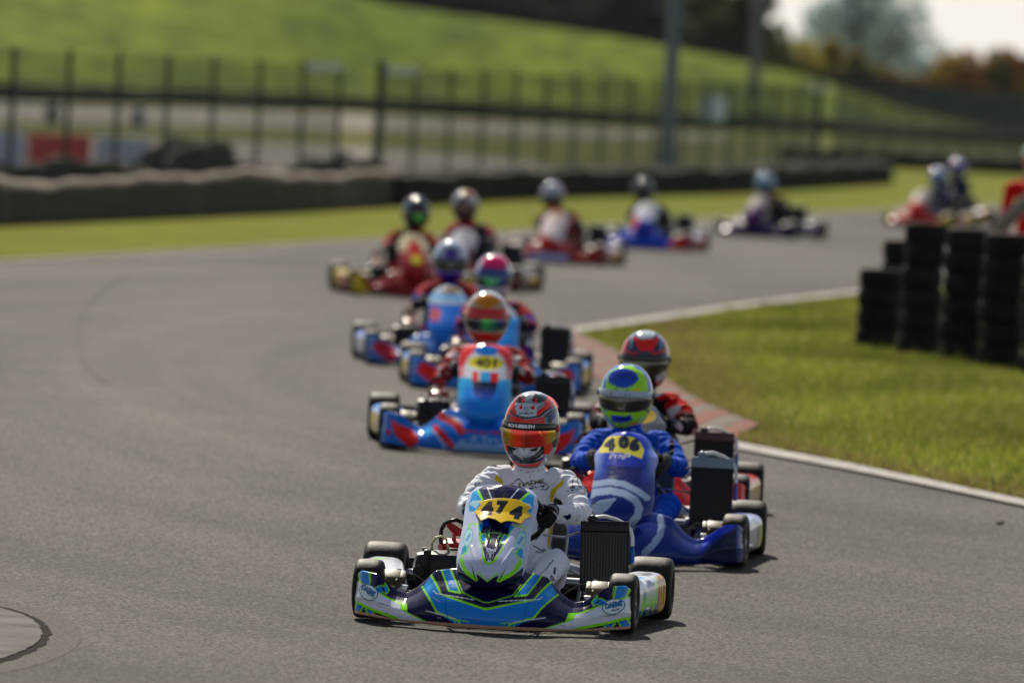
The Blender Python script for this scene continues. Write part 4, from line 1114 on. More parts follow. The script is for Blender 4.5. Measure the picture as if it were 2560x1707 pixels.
def head_mb():
    mb = MB().lathe([(0, .060), (.028, .062), (.038, .05), (.05, .03), (.055, .002)], (-.235, .74, .275), 'Z', 22)
    mb.box((-.235, .70, .30), (.09, .08, .045), Matrix.Rotation(.25, 3, 'X'), bev=.010)
    for a in range(6): mb.lathe([(0, .007), (.03, .007), (.03, .001)], (-.235 + .048 * math.cos(a), .74 + .048 * math.sin(a), .29), 'Z', 8)
    mb.tube([(-.235, .70, .32), (-.23, .69, .36)], .010, 10)
    mb.tube([(-.205, .69, .355), (-.232, .68, .372), (-.262, .67, .396)], [.019, .020, .013], 12)
    mb.tube([(-.27, .70, .30), (-.29, .66, .29)], [.018, .014], 10)
    return mb
def carb_mb():
    mb = MB().lathe([(0, .028), (.05, .03), (.055, .036), (.09, .036)], (-.23, .60, .235), 'Y', 20).box((-.23, .60, .235), (.07, .05, .09), bev=.01)
    mb.tube([(-.285, .68, .29), (-.292, .67, .33), (-.289, .665, .37), (-.275, .66, .395), (-.25, .66, .41), (-.225, .67, .415), (-.20, .68, .405), (-.185, .70, .375)], .0095, 10)
    mb.box((-.215, .53, .275), (.062, .03, .045), bev=.006); mb.tube([(-.20, .54, .27), (-.17, .56, .25)], .006, 8)
    mb.tube([(-.26, .60, .25), (-.29, .58, .245), (-.33, .56, .235)], .014, 10); mb.box((-.30, .58, .262), (.03, .02, .02), bev=.004)
    return mb
def airbox_mb():
    mb = MB().box((-.285, .42, .212), (.25, .19, .155), bev=.062).box((-.345, .41, .225), (.03, .20, .145), bev=.014)
    mb.lathe([(0, .05), (.03, .052), (.04, .045), (.04, .001)], (-.20, .335, .205), 'Y', 24)
    mb.tube([(-.25, .46, .24), (-.25, .53, .25), (-.25, .58, .25)], .036, 14)
    mb.tube([(-.30, .34, .2), (-.30, .30, .2)], .026, 14); mb.tube([(-.375, .35, .2), (-.375, .30, .2)], .026, 14)
    mb.box((-.36, .42, .285), (.03, .03, .03), bev=.005)
    return mb
def fuelhose_mb(): return MB().tube([(-.335, .43, .275), (-.335, .425, .32), (-.318, .42, .345), (-.295, .42, .352), (-.272, .425, .34), (-.262, .43, .30), (-.25, .45, .275)], .0062, 8)
def exhaust_mb():
    return MB().tube([(-.27, .88, .2), (-.24, 1.0, .2), (-.2, 1.1, .2), (-.05, 1.18, .2), (.12, 1.2, .19), (.3, 1.2, .18)], [.02, .026, .045, .06, .06, .03], 16).lathe([(0, .045), (.16, .045), (.17, .02)], (.30, 1.2, .18), 'X', 16)
def radiator_mb():
    mb = MB().box((0, 0, -.005), (.196, .034, .235), bev=.003)
    for s in (-1, 1): mb.box((s * .101, 0, -.005), (.010, .044, .262), bev=.003)
    mb.box((0, 0, -.142), (.206, .046, .036), bev=.010)
    return mb
def fins_mb():
    mb = MB()
    for i in range(15): mb.box((-.092 + .184 * i / 14, -.0205, -.005), (.0050, .009, .232))
    for i in range(30): mb.box((0, -.018, -.115 + .22 * i / 29), (.19, .003, .0012))
    return mb
def radtank_mb():
    return MB().box((0, -.002, .138), (.212, .052, .050), bev=.008).lathe([(0, .018), (.022, .018), (.024, .012), (.03, .001)], (-.055, 0, .165), 'Z', 16).box((-.055, 0, .175), (.045, .03, .012), bev=.004)
def radhose_mb():
    return MB().tube([(-.04, -.005, .182), (.0, -.01, .186), (.05, -.01, .172), (.09, -.01, .150), (.112, -.012, .125), (.120, -.012, .09), (.120, -.012, .05)], .0092, 10)
def radfit_mb(): return MB().lathe([(0, .006), (.004, .0105), (.05, .0105), (.06, .0105), (.075, .007), (.08, .004)], (.120, -.012, -.03), 'Z', 14)
def radstay_mb():
    return MB().tube([(-.10, .02, .12), (-.18, .08, .10), (-.27, .14, .12)], .006, 8).tube([(-.09, .02, -.09), (-.2, .1, -.02), (-.27, .12, .05)], .007, 8).tube([(-.105, .02, .0), (-.3, .0, .02)], .004, 6)\
        .tube([(-.10, .0, -.13), (-.12, .0, -.24)], .008, 8).tube([(.0, .0, -.13), (-.1, .0, -.24)], .006, 8)
def seat_mb():
    mb = MB(); n = 26; V = []
    # shell: U shaped sections from the front lip to the top of the back
    secs = [(.70, .16, .02, .165), (.78, .10, .11, .170), (.88, .07, .20, .175), (1.0, .08, .27, .18), (1.09, .14, .33, .185), (1.13, .26, .36, .185), (1.15, .38, .38, .175), (1.17, .46, .40, .15)]
    for (y, zb, zs, w) in secs:
        for i in range(n):
            a = math.pi * i / (n - 1); x = -w * math.cos(a) * (1.0 + .0 * a); s = math.sin(a) ** .5
            V.append((x + .03, y - (1 - s) * .16 * (1 if y > 1.0 else .3), (zs + .02) * (1 - s) + zb * s))
    mb.add(V, [tuple(f) for f in grid_faces(len(secs), n)]); return mb
def wheel_st_mb():
    mb = MB(); rot = Matrix.Rotation(R(42), 3, 'X')
    prof = []
    for i in range(12):
        a = 2 * math.pi * i / 12; prof.append((.0125 * math.sin(a), .158 + .0125 * math.cos(a)))
    mb.lathe(prof, (0, .44, .455), 'Y', 44, rot, True)
    for a in (R(20), R(160), R(270)):
        d = rot @ Vector((math.cos(a), 0, math.sin(a))); mb.tube([Vector((0, .44, .455)) + d * .03, Vector((0, .44, .455)) + d * .145], .010, 8)
    mb.lathe([(-.012, .001), (-.012, .042), (.012, .045), (.014, .001)], (0, .44, .455), 'Y', 24, rot)
    return mb
def wheel_col_mb(): return MB().tube([(0, .1, .12), (0, .42, .44)], .010, 10)
def floor_mb(): return MB().add([(-.22, .62, .040), (.22, .62, .040), (.22, .0, .036), (.15, -.2, .036), (-.15, -.2, .036), (-.22, 0, .036), (-.22, .62, .036), (.22, .62, .036)], [(0, 1, 2, 3, 4, 5)]).box((0, .3, .036), (.40, .6, .003))
def axle_mb(): return MB().tube([(-.62, 1.05, .14), (.62, 1.05, .14)], .025, 18).box((-.34, 1.05, .13), (.03, .09, .09), bev=.01).box((.30, 1.05, .13), (.03, .09, .09), bev=.01).lathe([(0, .03), (0, .095), (.006, .095), (.006, .03)], (.15, 1.05, .14), 'X', 30, None, True).lathe([(0, .03), (0, .10), (.004, .10), (.004, .03)], (-.24, 1.05, .14), 'X', 40, None, True)
def bumper_mb(): return MB().tube([(-.60, 1.24, .13), (-.58, 1.28, .13), (-.3, 1.30, .12), (.3, 1.30, .12), (.58, 1.28, .13), (.60, 1.24, .13)], [(.02, .05)] + [(.03, .075)] * 4 + [(.02, .05)], 14)
def pedal_mb(s): return lambda: MB().tube([(s * .13, -.06, .05), (s * .14, -.11, .17)], .006, 8).tube([(s * .14, -.11, .17), (s * .20, -.11, .17)], .007, 8)
def tank_mb(): return MB().box((0, .30, .13), (.20, .22, .17), bev=.03).lathe([(0, .03), (.02, .03), (.022, .001)], (0, .25, .215), 'Z', 16)

def smooth_cols(P, F, c): return c

def make_kart(idx, loc, rz, spec):
    root = empty('racing_kart', loc, rz); hi = spec.get('hi', 0)
    tag(root, spec['label'], 'kart', 'racing karts on the track')
    rim = spec.get('rim', M_RIM); st = spec.get('steer', 0)
    for s in (-1, 1):
        add_wheel(root, s * .558, 0, .130, .125, True, rim, st)
        add_wheel(root, s * .600, 1.05, .140, .195, False, rim)
    # bodywork
    nx, ns = [(121, 14), (301, 44), (601, 96)][hi]
    P, F, nr = fairing_pts(nx, ns); rowid = np.tile(np.arange(nr), nx)
    Pm = P.copy(); Pm[:, 0] = -abs(Pm[:, 0])
    W = world_pts(P, loc, rz); Wm = world_pts(Pm, loc, rz)
    c = spec['fairing'](P, project(Wm) if spec.get('mirror', True) else project(W), rowid)
    o = link('front_fairing', mk_mesh('front_fairing', P, F, True, c), M_PLASTIC, root); finish_panel(o)
    nu, nv = [(41, 50), (101, 140), (161, 250)][hi]
    P, F, t = nose_pts(nu, nv, spec.get('fat', 1.0), spec.get('shape', 1))
    if spec.get('nose_dz'): P[:, 2] += spec['nose_dz'] * t
    Pm = P.copy(); Pm[:, 0] = -abs(Pm[:, 0])
    Q = project(world_pts(Pm if spec.get('mirror', True) else P, loc, rz)); c = spec['nose'](P, Q, t)
    o = link('nose_panel', mk_mesh('nose_panel', P, F, True, c), M_PLASTIC, root); finish_panel(o)
    if spec.get('plate'):
        Q = project(world_pts(P, loc, rz)); me = spec['plate'](P, F, Q, t)
        if me: 
            o = link('number_plate', me, M_PLASTIC, root); finish_panel(o, .003); o['label'] = spec.get('plate_label', 'yellow number plate')
    # side pods
    for s in (-1, 1):
        P, F, pr = sidepod_pts([24, 60, 180][hi], s)
        c = spec['pod'](P, project(world_pts(P, loc, rz)), s)
        me = mk_mesh('side_pod', P, F, True, c)
        bm = bmesh.new(); bm.from_mesh(me); bmesh.ops.holes_fill(bm, edges=[e for e in bm.edges if e.is_boundary]); bm.to_mesh(me); bm.free()
        link('side_pod', me, M_PLASTIC, root)
    # chassis and machinery
    part('chassis_frame', 'frame', frame_mb, spec.get('frame', M_CHROME), root)
    part('floor_tray', 'floor', floor_mb, M_BLKM, root, False)
    part('rear_axle', 'axle', axle_mb, M_STEEL, root); part('rear_bumper', 'bumper', bumper_mb, M_BLK, root)
    for s in (-1, 1):
        o = part('stub_axle', 'stub%d' % s, stub_mb(s), M_STEEL, root)
        part('brake_disc', 'disc%d' % s, brake_mb(s), M_BLKM, o); part('brake_caliper', 'cal%d' % s, caliper_mb(s), M_BRASS, o)
        part('pedal', 'pedal%d' % s, pedal_mb(s), M_RED if spec.get('redeng', True) else M_STEEL, root)
    e = part('engine', 'engine', engine_mb, M_BLKM, root)
    e.location.x = -.03
    part('cylinder_head', 'head', head_mb, M_RED if spec.get('redeng', True) else M_BLKM, e); part('carburettor', 'carb', carb_mb, M_BLK, e); part('exhaust_pipe', 'exh', exhaust_mb, M_STEEL, e)
    a = part('air_box', 'airbox', airbox_mb, M_BLK, root); part('fuel_hose', 'fhose', fuelhose_mb, M_FUEL, a)
    rd = part('radiator', 'radiator', radiator_mb, M_BLK, root)
    rd.location = (.418, .60, .292); rd.rotation_euler = (R(-12), R(spec.get('radtilt', 0)), R(4)); rd.scale = (1.02, 1, .97)
    if spec.get('bigrad'): rd.scale = (1.0, 1, 1.10); rd.location.z = .325
    part('cooling_fins', 'fins', fins_mb, mat('fin_metal', (.075, .068, .060), .35, .6) if idx == 0 else M_BLKM, rd, False); part('top_tank', 'tank', radtank_mb, spec.get('tank', M_BLK), rd)
    part('coolant_hose', 'rhose', radhose_mb, M_HOSE, rd); part('hose_fitting', 'rfit', radfit_mb, M_BLUEP, rd); part('radiator_stay', 'rstay', radstay_mb, M_STEEL, rd)
    o = part('seat', 'seat', seat_mb, M_SEAT, root); 
    if not o.modifiers: finish_panel(o, .006)
    w = part('steering_wheel', 'swheel', wheel_st_mb, M_BLK, root); part('steering_column', 'scol', wheel_col_mb, M_STEEL, w)
    part('fuel_tank', 'ftank', tank_mb, M_SEAT, root)
    return root

# ================================================================== DRIVERS
def remesh(V, F, vox, smooth=6, fac=.5):
    me = mk_mesh('tmp', V, F, True); o = bpy.data.objects.new('tmp', me); COL.objects.link(o)
    m = o.modifiers.new('r', 'REMESH'); m.mode = 'VOXEL'; m.voxel_size = vox
    s = o.modifiers.new('s', 'SMOOTH'); s.iterations = smooth; s.factor = fac
    dg = bpy.context.evaluated_depsgraph_get(); dg.update()
    out = bpy.data.meshes.new_from_object(o.evaluated_get(dg)); 
    bpy.data.objects.remove(o); bpy.data.meshes.remove(me)
    V = np.empty(len(out.vertices) * 3, np.float32); out.vertices.foreach_get('co', V); V = V.reshape(-1, 3).astype(float)
    N = np.empty(len(out.vertices) * 3, np.float32); out.vertex_normals.foreach_get('vector', N); N = N.reshape(-1, 3).astype(float)
    F = np.array([p.vertices[:] for p in out.polygons if len(p.vertices) == 4]); bpy.data.meshes.remove(out)
    return V, F, N
SW_C = Vector((0, .44, .455)); SW_R = Matrix.Rotation(R(42), 3, 'X')
def grip(s, turn=0.0):
    a = R(4) + turn * s
    d = SW_R @ Vector((s * math.cos(a), 0, math.sin(a))); t = SW_R @ Vector((-s * math.sin(a), 0, math.cos(a))); n = SW_R @ Vector((0, 1, 0))
    return SW_C + d * .158, d, t, n
def folds(V, N, segs, amp):
    """cloth wrinkles: bands across each limb, strongest at its ends"""
    D = np.zeros(len(V))
    for k, (a, b, w) in enumerate(segs):
        a, b = np.array(a), np.array(b); d = b - a; L = np.linalg.norm(d); d /= L
        s = (V - a) @ d; q = V - a - s[:, None] * d; r = np.linalg.norm(q, axis=1)
        near = np.exp(-(r / w) ** 4) * np.clip((s + .03) / .05, 0, 1) * np.clip((L + .03 - s) / .05, 0, 1)
        ph = q[:, 0] * 38 + q[:, 2] * 27 + np.sin(q[:, 1] * 60 + k) * .9
        ends = .35 + .65 * np.exp(-(np.minimum(s, L - s) / .09) ** 2)
        f = np.sin(s * 150 + ph) * .6 + np.sin(s * 83 - ph * 1.3 + 1) * .8
        D += near * ends * np.sign(f) * abs(f) ** 1.3
    D += .5 * np.sin(V[:, 2] * 46 + np.sin(V[:, 0] * 30) * 2 + V[:, 1] * 20) * np.exp(-((V[:, 0] - .03) / .2) ** 4) * (V[:, 1] > .7)
    return V + N * (D * amp)[:, None]
def driver_body(Hc, lean, vox, amp=.0032):
    """continuous seated figure: pelvis, trunk, neck, arms to the wheel, legs to the pedals"""
    mb = MB(); cx = .035; sh = Hc - .232; hx = cx + lean
    T = lambda z: cx + lean * np.clip((z - .2) / (Hc - .2), 0, 1.1)
    mb.tube([(cx, .99, .10), (cx, .99, .18), (T(.32), 1.02, .32), (T(sh - .14), 1.02, sh - .14), (T(sh - .03), .985, sh - .03), (T(sh + .035), .955, sh + .035), (T(sh + .07), .93, sh + .07), (hx, .925, sh + .17)],
            [(.13, .10), (.170, .125), (.145, .110), (.168, .120), (.160, .100), (.100, .078), (.068, .068), (.058, .062)], 20)
    mb.sphere((hx, .93, Hc - .01), (.075, .09, .11), 12, 8)
    segs = []
    for s in (-1, 1):
        P, d, t, n = grip(s)
        wr = P + d * .020 + n * .052 - t * .03
        S = (T(sh) + s * .158, .955, sh); E = (cx + lean * .5 + s * .250, .76, min(.47, sh - .10) + .0)
        mb.tube([(T(sh) + s * .09, .975, sh + .005), (S[0], S[1], S[2] + .002), ((S[0] + E[0]) / 2 + s * .010, (S[1] + E[1]) / 2, (S[2] + E[2]) / 2 + .012), E], [.072, .068, .058, .050], 14)
        mb.tube([E, ((E[0] + wr.x) / 2 + s * .004, (E[1] + wr.y) / 2, (E[2] + wr.z) / 2 - .004), wr], [.050, .045, .034], 14)
        mb.sphere(E, .053, 12, 8)
        segs += [(S, E, .10), (E, tuple(wr), .08)]
        hp = (cx + s * .095, .93, .165); kn = (cx + s * .180, .43, .262); ak = (s * .135, .07, .125)
        mb.tube([(cx + s * .08, 1.0, .15), hp, ((hp[0] + kn[0]) / 2, .68, .222), kn], [.085, .092, .080, .062], 14)
        mb.sphere(kn, .061, 12, 8)
        mb.tube([kn, ((kn[0] + ak[0]) / 2 + s * .006, .25, .205), ak], [.061, .054, .040], 14)
        mb.tube([(s * .135, .10, .085), (s * .135, .04, .095), (s * .138, -.02, .125), (s * .14, -.06, .17)], [.036, .040, .040, .026], 12)
        segs += [(hp, kn, .12), (kn, ak, .09)]
    V, F = mb.data(); V, F, N = remesh(V, F, vox, 7 if vox < .01 else 4)
    return folds(V, N, segs, amp), F
def glove(s, turn=0.0):
    P, d, t, n = grip(s, turn); f = -n      # f: away from the driver
    mb = MB()
    # palm on the outer/back side of the rim, wrist cuff behind it
    c = P + d * .026 + n * .014
    mb.tube([P + d * .022 + n * .075 - t * .034, P + d * .024 + n * .052 - t * .026, c - t * .010 + n * .012, c + t * .004 - n * .006, c + t * .008 - n * .020],
            [(.036, .036), (.031, .034), (.030, .042), (.026, .042), (.018, .036)], 14)
    for i in range(4):
        o = (1.5 - i) * .0205; L = [.96, 1.05, 1.0, .86][i]
        k = P + t * (o + .006) + d * .030 * L - n * .012
        pts = [k + n * .02 - d * .002, k, P + t * o + d * .020 * L - n * .030 * L, P + t * o - d * .004 - n * .034 * L, P + t * o - d * .024 * L - n * .022, P + t * (o - .001) - d * .028 * L - n * .004]
        mb.tube(pts, [.0115, .0118, .0112, .0106, .0100, .0085], 10); mb.sphere(pts[-1], .0086, 8, 6)
        mb.sphere(k - d * .0 , .0128, 8, 6)
    th = [P + t * .018 + n * .030 + d * .012, P + t * .036 + n * .026 - d * .004, P + t * .048 + n * .014 - d * .014, P + t * .052 - n * .002 - d * .018]
    mb.tube(th, [.0155, .0135, .0120, .0095], 10); mb.sphere(th[-1], .0096, 8, 6)
    V, F = mb.data(); V, F, N = remesh(V, F, .0034, 3, .45); return V, F
HA, HB, HCZ, HP = .1215, .160, .177, 2.2
def hshape(az, z, k=1.0):
    """point on the helmet surface for azimuth (0 = front) and height"""
    zz = np.clip(abs(z) / HCZ, 0, .99999); 
    rh = ((1 - zz ** HP) / (np.abs(np.sin(az) / HA) ** HP + np.abs(np.cos(az) / HB) ** HP)) ** (1 / HP) * k
    x = rh * np.sin(az); y = -rh * np.cos(az); dn = np.clip(-z / HCZ, 0, 1)
    x = x * (1 - .17 * dn ** 1.7)
    fr = np.clip(np.cos(az), 0, 1); y = y - .020 * fr * np.exp(-((z + .095) / .05) ** 2)
    y = y + .012 * (1 - fr) * dn
    return np.stack([x, y, np.maximum(z * (1 + (k - 1) * .6), -.158)], -1)
def helmet_shell(na, nz):
    az = np.linspace(-math.pi, math.pi, na, endpoint=False); ph = np.linspace(-math.pi / 2, math.pi / 2, nz)
    A, Z = np.meshgrid(az, HCZ * np.sin(ph) * .99999, indexing='ij')
    return hshape(A, Z).reshape(-1, 3), grid_faces(na, nz, True)
def band(na, nz, a0, zlo, zhi, k=1.03):
    az = np.linspace(-a0, a0, na); t = np.linspace(0, 1, nz); A, T = np.meshgrid(az, t, indexing='ij')
    lo = zlo(A / a0); hi = zhi(A / a0); Z = lo + (hi - lo) * T
    kk = k + .008 * np.sin(T * math.pi)
    return hshape(A, Z, kk).reshape(-1, 3), grid_faces(na, nz)
def Hm(loc, rz, hc, rot):
    """world = root * head ; returns function for numpy points and the local matrix"""
    L = Matrix.Translation(hc) @ rot.to_4x4(); Wm = Matrix.Translation(loc) @ Matrix.Rotation(rz, 4, 'Z') @ L; A = np.array(Wm)
    return L, lambda P: P @ A[:3, :3].T + A[:3, 3]

def liv1_helmet(P, Q):
    c = np.tile(lin((176, 186, 192)), (len(P), 1)); S = 1 / 3.92
    def poly(p, col): c[in_poly(Q, C3(p))] = lin(col)
    def line(p, w, col): c[on_line(Q, C3(p), w * S)] = lin(col)
    RO, DK, NV, GR = (255, 86, 34), (34, 40, 46), (40, 56, 130), (120, 132, 140)
    poly([(540, 330), (600, 250), (700, 160), (830, 95), (1000, 100), (1130, 300), (1130, 600), (1000, 600), (540, 600)], (150, 160, 166))
    poly([(700, 110), (830, 90), (960, 100), (900, 140), (760, 150)], (215, 218, 222))
    line([(700, 140), (800, 100), (900, 105), (980, 140), (1040, 230), (1080, 330)], 12, (225, 228, 232))
    poly([(980, 90), (1100, 160), (1110, 300), (1060, 260), (1020, 180)], RO)
    poly([(548, 420), (570, 330), (600, 265), (650, 200), (690, 160), (672, 200), (655, 230), (672, 345), (635, 340), (590, 345)], RO); poly([(600, 260), (690, 150), (740, 120), (690, 165), (640, 240)], (210, 60, 40))
    poly([(585, 350), (640, 350), (760, 388), (880, 372), (950, 350), (948, 436), (800, 438), (560, 428), (600, 385)], RO)
    poly([(860, 356), (880, 300), (950, 245), (1005, 180), (1045, 215), (1060, 255), (960, 300), (905, 350)], RO); poly([(960, 160), (1010, 150), (1010, 190), (965, 240), (940, 235)], RO)
    poly([(560, 400), (575, 330), (610, 345), (600, 400)], DK)
    poly([(655, 215), (690, 165), (765, 145), (745, 212), (700, 222)], DK); poly([(822, 200), (852, 132), (965, 158), (975, 190), (900, 222), (850, 218)], DK)
    poly([(655, 225), (720, 225), (700, 250), (660, 300)], (190, 200, 205)); poly([(845, 230), (925, 235), (860, 270)], (190, 200, 205))
    poly([(670, 250), (715, 230), (760, 225), (830, 228), (872, 280), (868, 355), (760, 360), (672, 330)], (205, 212, 218))
    line([(608, 300), (640, 335), (700, 362), (770, 370), (850, 362), (900, 350), (960, 300), (1045, 255)], 15, DK)
    poly([(945, 372), (950, 345), (1045, 268), (1075, 268), (1085, 310), (1000, 362)], DK); poly([(955, 400), (975, 375), (1050, 320), (1062, 352), (1000, 415)], NV)
    line([(840, 410), (900, 395), (960, 365), (1030, 310)], 7, GR); poly([(960, 395), (1010, 385), (1020, 410), (1000, 428)], DK)
    line([(600, 250), (640, 200), (690, 160)], 8, DK)
    for x, y, a in ((735, 190, 1), (855, 196, 1), (712, 255, 1), (832, 260, 1)):
        poly([(x - 18, y + 20), (x + 12, y - 24), (x + 18, y + 26), (x, y + 30)], (235, 30, 15)); poly([(x - 5, y + 12), (x + 4, y + 2), (x + 6, y + 18)], (20, 8, 8))
    c[on_ellipse(Q, C3([(766, 281)])[0], 22 * S, 22 * S, 0, .62)] = lin(DK); line([(750, 281), (782, 281)], 5, DK)
    c[on_text(Q, 'SCHUBERTH', C3([(762, 325)])[0], 18 * S, 132 * S, 0, .03, 0, -1)] = lin((15, 15, 18))
    # lower half
    poly([(545, 560), (585, 610), (592, 712), (560, 680), (545, 600)], RO); poly([(575, 600), (600, 610), (610, 730), (588, 712)], DK)
    poly([(925, 640), (1035, 580), (1018, 690), (1010, 720), (925, 735)], RO); poly([(1018, 610), (1090, 545), (1092, 640), (1025, 665)], DK)
    poly([(1085, 520), (1110, 520), (1095, 680), (1075, 700)], RO); poly([(1010, 690), (1075, 650), (1050, 740), (960, 790)], (165, 172, 178))
    poly([(585, 615), (940, 615), (940, 730), (860, 775), (700, 785), (610, 735)], DK)
    poly([(605, 620), (680, 640), (820, 640), (915, 620), (905, 680), (850, 730), (760, 762), (690, 750), (640, 715)], (196, 202, 210))
    poly([(615, 652), (685, 668), (642, 695), (622, 675)], (40, 46, 52)); poly([(805, 682), (885, 652), (875, 690), (825, 698)], (40, 46, 52))
    poly([(690, 650), (810, 650), (780, 720), (745, 740), (715, 715)], (228, 230, 234)); poly([(700, 650), (772, 650), (765, 665), (706, 665)], (60, 40, 40)); poly([(730, 668), (755, 668), (742, 700)], (150, 160, 170))
    line([(600, 700), (680, 758), (760, 772), (860, 745), (925, 690)], 5, (150, 160, 170))
    poly([(575, 712), (610, 735), (700, 790), (640, 790)], NV); poly([(870, 780), (960, 730), (940, 775), (880, 810)], NV)
    poly([(600, 770), (640, 790), (740, 832), (860, 815), (932, 775), (900, 830), (840, 890), (640, 880)], RO)
    poly([(700, 785), (860, 770), (880, 800), (800, 822), (700, 815)], DK)
    c[on_text(Q, 'DAVIT A HINTZEN', C3([(765, 790)])[0], 26 * S, 230 * S, 6, .02, 0, -1)] = lin((98, 110, 118))
    return c
def helmet_generic(P, ops, base):
    c = np.tile(lin(base), (len(P), 1)); q = np.stack([P[:, 0], P[:, 2]], 1)
    el = np.degrees(np.arctan2(P[:, 2], np.hypot(P[:, 0], P[:, 1]))); az = np.degrees(np.arctan2(P[:, 0], -P[:, 1]))
    for op in ops:
        if op[0] == 'cap': m = el > op[1]
        elif op[0] == 'band': m = (P[:, 2] > op[1]) & (P[:, 2] < op[2])
        elif op[0] == 'below': m = P[:, 2] < op[1]
        elif op[0] == 'ell': m = on_ellipse(q, op[1], op[2], op[3], op[4]) & (P[:, 1] < .06)
        elif op[0] == 'top':   # ellipse on the crown, seen from above/front (x, y)
            m = (((P[:, 0] - op[1][0]) / op[2]) ** 2 + ((P[:, 1] - op[1][1]) / op[3]) ** 2 < 1) & (P[:, 2] > .05)
        elif op[0] == 'side': m = abs(az) > op[1]
        elif op[0] == 'poly': m = in_poly(q, op[1]) & (P[:, 1] < .08)
        elif op[0] == 'mpoly': m = in_poly(np.stack([abs(q[:, 0]), q[:, 1]], 1), op[1]) & (P[:, 1] < .08)
        elif op[0] == 'swirl': m = np.sin(el / op[1] + az / op[2] + op[3]) > op[4]
        elif op[0] == 'text': m = on_text(q, op[1], op[2], op[3], op[4]) & (P[:, 1] < 0)
        c[m] = lin(op[-1])
    return c
BODIES = {}
def make_driver(idx, loc, rz, sp):
    hi = sp.get('hi', 0); Hc = sp.get('Hc', .75); lean = sp.get('lean', 0)
    vox = [.016, .009, .0048][hi]; key = (round(Hc, 2), round(lean, 2), vox)
    if key not in BODIES: BODIES[key] = driver_body(Hc, lean, vox, [.005, .0062, .0052][hi])
    V, F = BODIES[key]
    org = np.array([.035, .99, .08])
    me = mk_mesh('person', V - org, F, True, sp['suit'](V, project(world_pts(V, loc, rz)), Hc))
    Lr = Matrix.Rotation(rz, 3, 'Z')
    o = link('person', me, M_CLOTH); o.location = Vector(loc) + Lr @ Vector(org); o.rotation_euler = (0, 0, rz)
    tag(o, sp['label'], 'person', 'kart drivers')
    for s in (-1, 1):
        key = ('glove', s)
        if key not in CACHE:
            gv, gf = glove(s); P_, d_, t_, n_ = grip(s); w_ = gv - np.array(P_); a_ = w_ @ np.array(n_); b_ = w_ @ np.array(t_); e_ = w_ @ np.array(d_)
            gc = np.tile(lin((20, 20, 22)), (len(gv), 1)); gc[(abs(a_ - .035 - .25 * b_) < .004) & (e_ > .01)] = lin((200, 202, 206)); gc[(abs(a_ - .012 + .3 * b_) < .0035) & (abs(b_) < .03) & (e_ > .02)] = lin((190, 192, 198))
            gc[a_ > .066] = lin((70, 72, 78)); CACHE[key] = mk_mesh('glove', gv - org, gf, True, gc)
        g = link('glove', CACHE[key], sp.get('glove', vmat('glove_print', .75, bump=.3, scale=70, spec=.2)), o)
    hx = .035 + lean; hc = Vector((hx, .915, Hc)); yaw, pit, rol = sp.get('head', (0, 4, 0))
    rot = Matrix.Rotation(R(yaw), 3, 'Z') @ Matrix.Rotation(R(pit), 3, 'X') @ Matrix.Rotation(R(rol), 3, 'Y')
    if hi < 2: rot = rot @ Matrix.Diagonal((1.10, 1.03, .965))
    L, Wf = Hm(loc, rz, hc, rot)
    P, F = helmet_shell(*[(40, 26), (96, 60), (300, 210)][hi])
    c = sp['helmet'](P, project(Wf(P)))
    c[P[:, 2] < -.152] = lin((10, 10, 12))
    h = link('helmet', mk_mesh('helmet', P, F, True, c), M_HELMET, o); h.matrix_local = Matrix.Translation(-Vector(org)) @ L
    zs = sp.get('vis', (-.060, .020, .049)); nn = [(24, 8), (50, 14), (180, 60)][hi]
    P, F = band(nn[0], nn[1], R(84), lambda t: zs[0] + (zs[1] - zs[0]) * .55 * abs(t) ** 2.2, lambda t: zs[1] + 0 * t, 1.022)
    c = sp['visor'](P, project(Wf(P))); v = link('visor', mk_mesh('visor', P, F, True, c), M_VISOR, h); finish_panel(v, .002)
    P, F = band(nn[0] + 60 * (hi == 2), nn[1] // (1 if hi == 2 else 2), R(86), lambda t: zs[1] - .004 + 0 * t, lambda t: zs[2] - .006 * abs(t) ** 2, 1.032)
    c = sp['strip'](P, project(Wf(P))); v = link('visor_strip', mk_mesh('visor_strip', P, F, True, c), M_HELMET, h); finish_panel(v, .0015)
    # pivots, spoiler, chin bar vent
    for s in (-1, 1):
        mb = MB().lathe([(0, .020), (s * .008, .019), (s * .011, .013), (s * .011, .001)], (s * .1225, -.012, .020), 'X', 20)
        Vv, Ff = mb.data(); v = link('visor_pivot', mk_mesh('visor_pivot', Vv, Ff), mat('pivot_%d' % sp.get('piv', 0), [(.02, .02, .02), (.55, .04, .015), (.2, .4, .03)][sp.get('piv', 0)], .3), h)
    if hi or sp.get('spoiler'):
        az = np.linspace(-1.0, 1.0, 15); Vv = []; 
        for a in az:
            x = .085 * math.sin(a); y = .085 + .03 * math.cos(a); zt = .128 - .05 * a * a
            Vv += [(x * .9, y - .045, zt - .012), (x, y + .0, zt + .016), (x * 1.05, y + .042, zt + .022), (x * 1.05, y + .040, zt + .008), (x * .95, y + .0, zt - .030)]
        v = link('spoiler', mk_mesh('spoiler', Vv, grid_faces(15, 5), True), mat('spoiler_%d' % idx, tuple(float(k) for k in lin(sp.get('spcol', (200, 30, 15)))), .3, coat=.5), h)
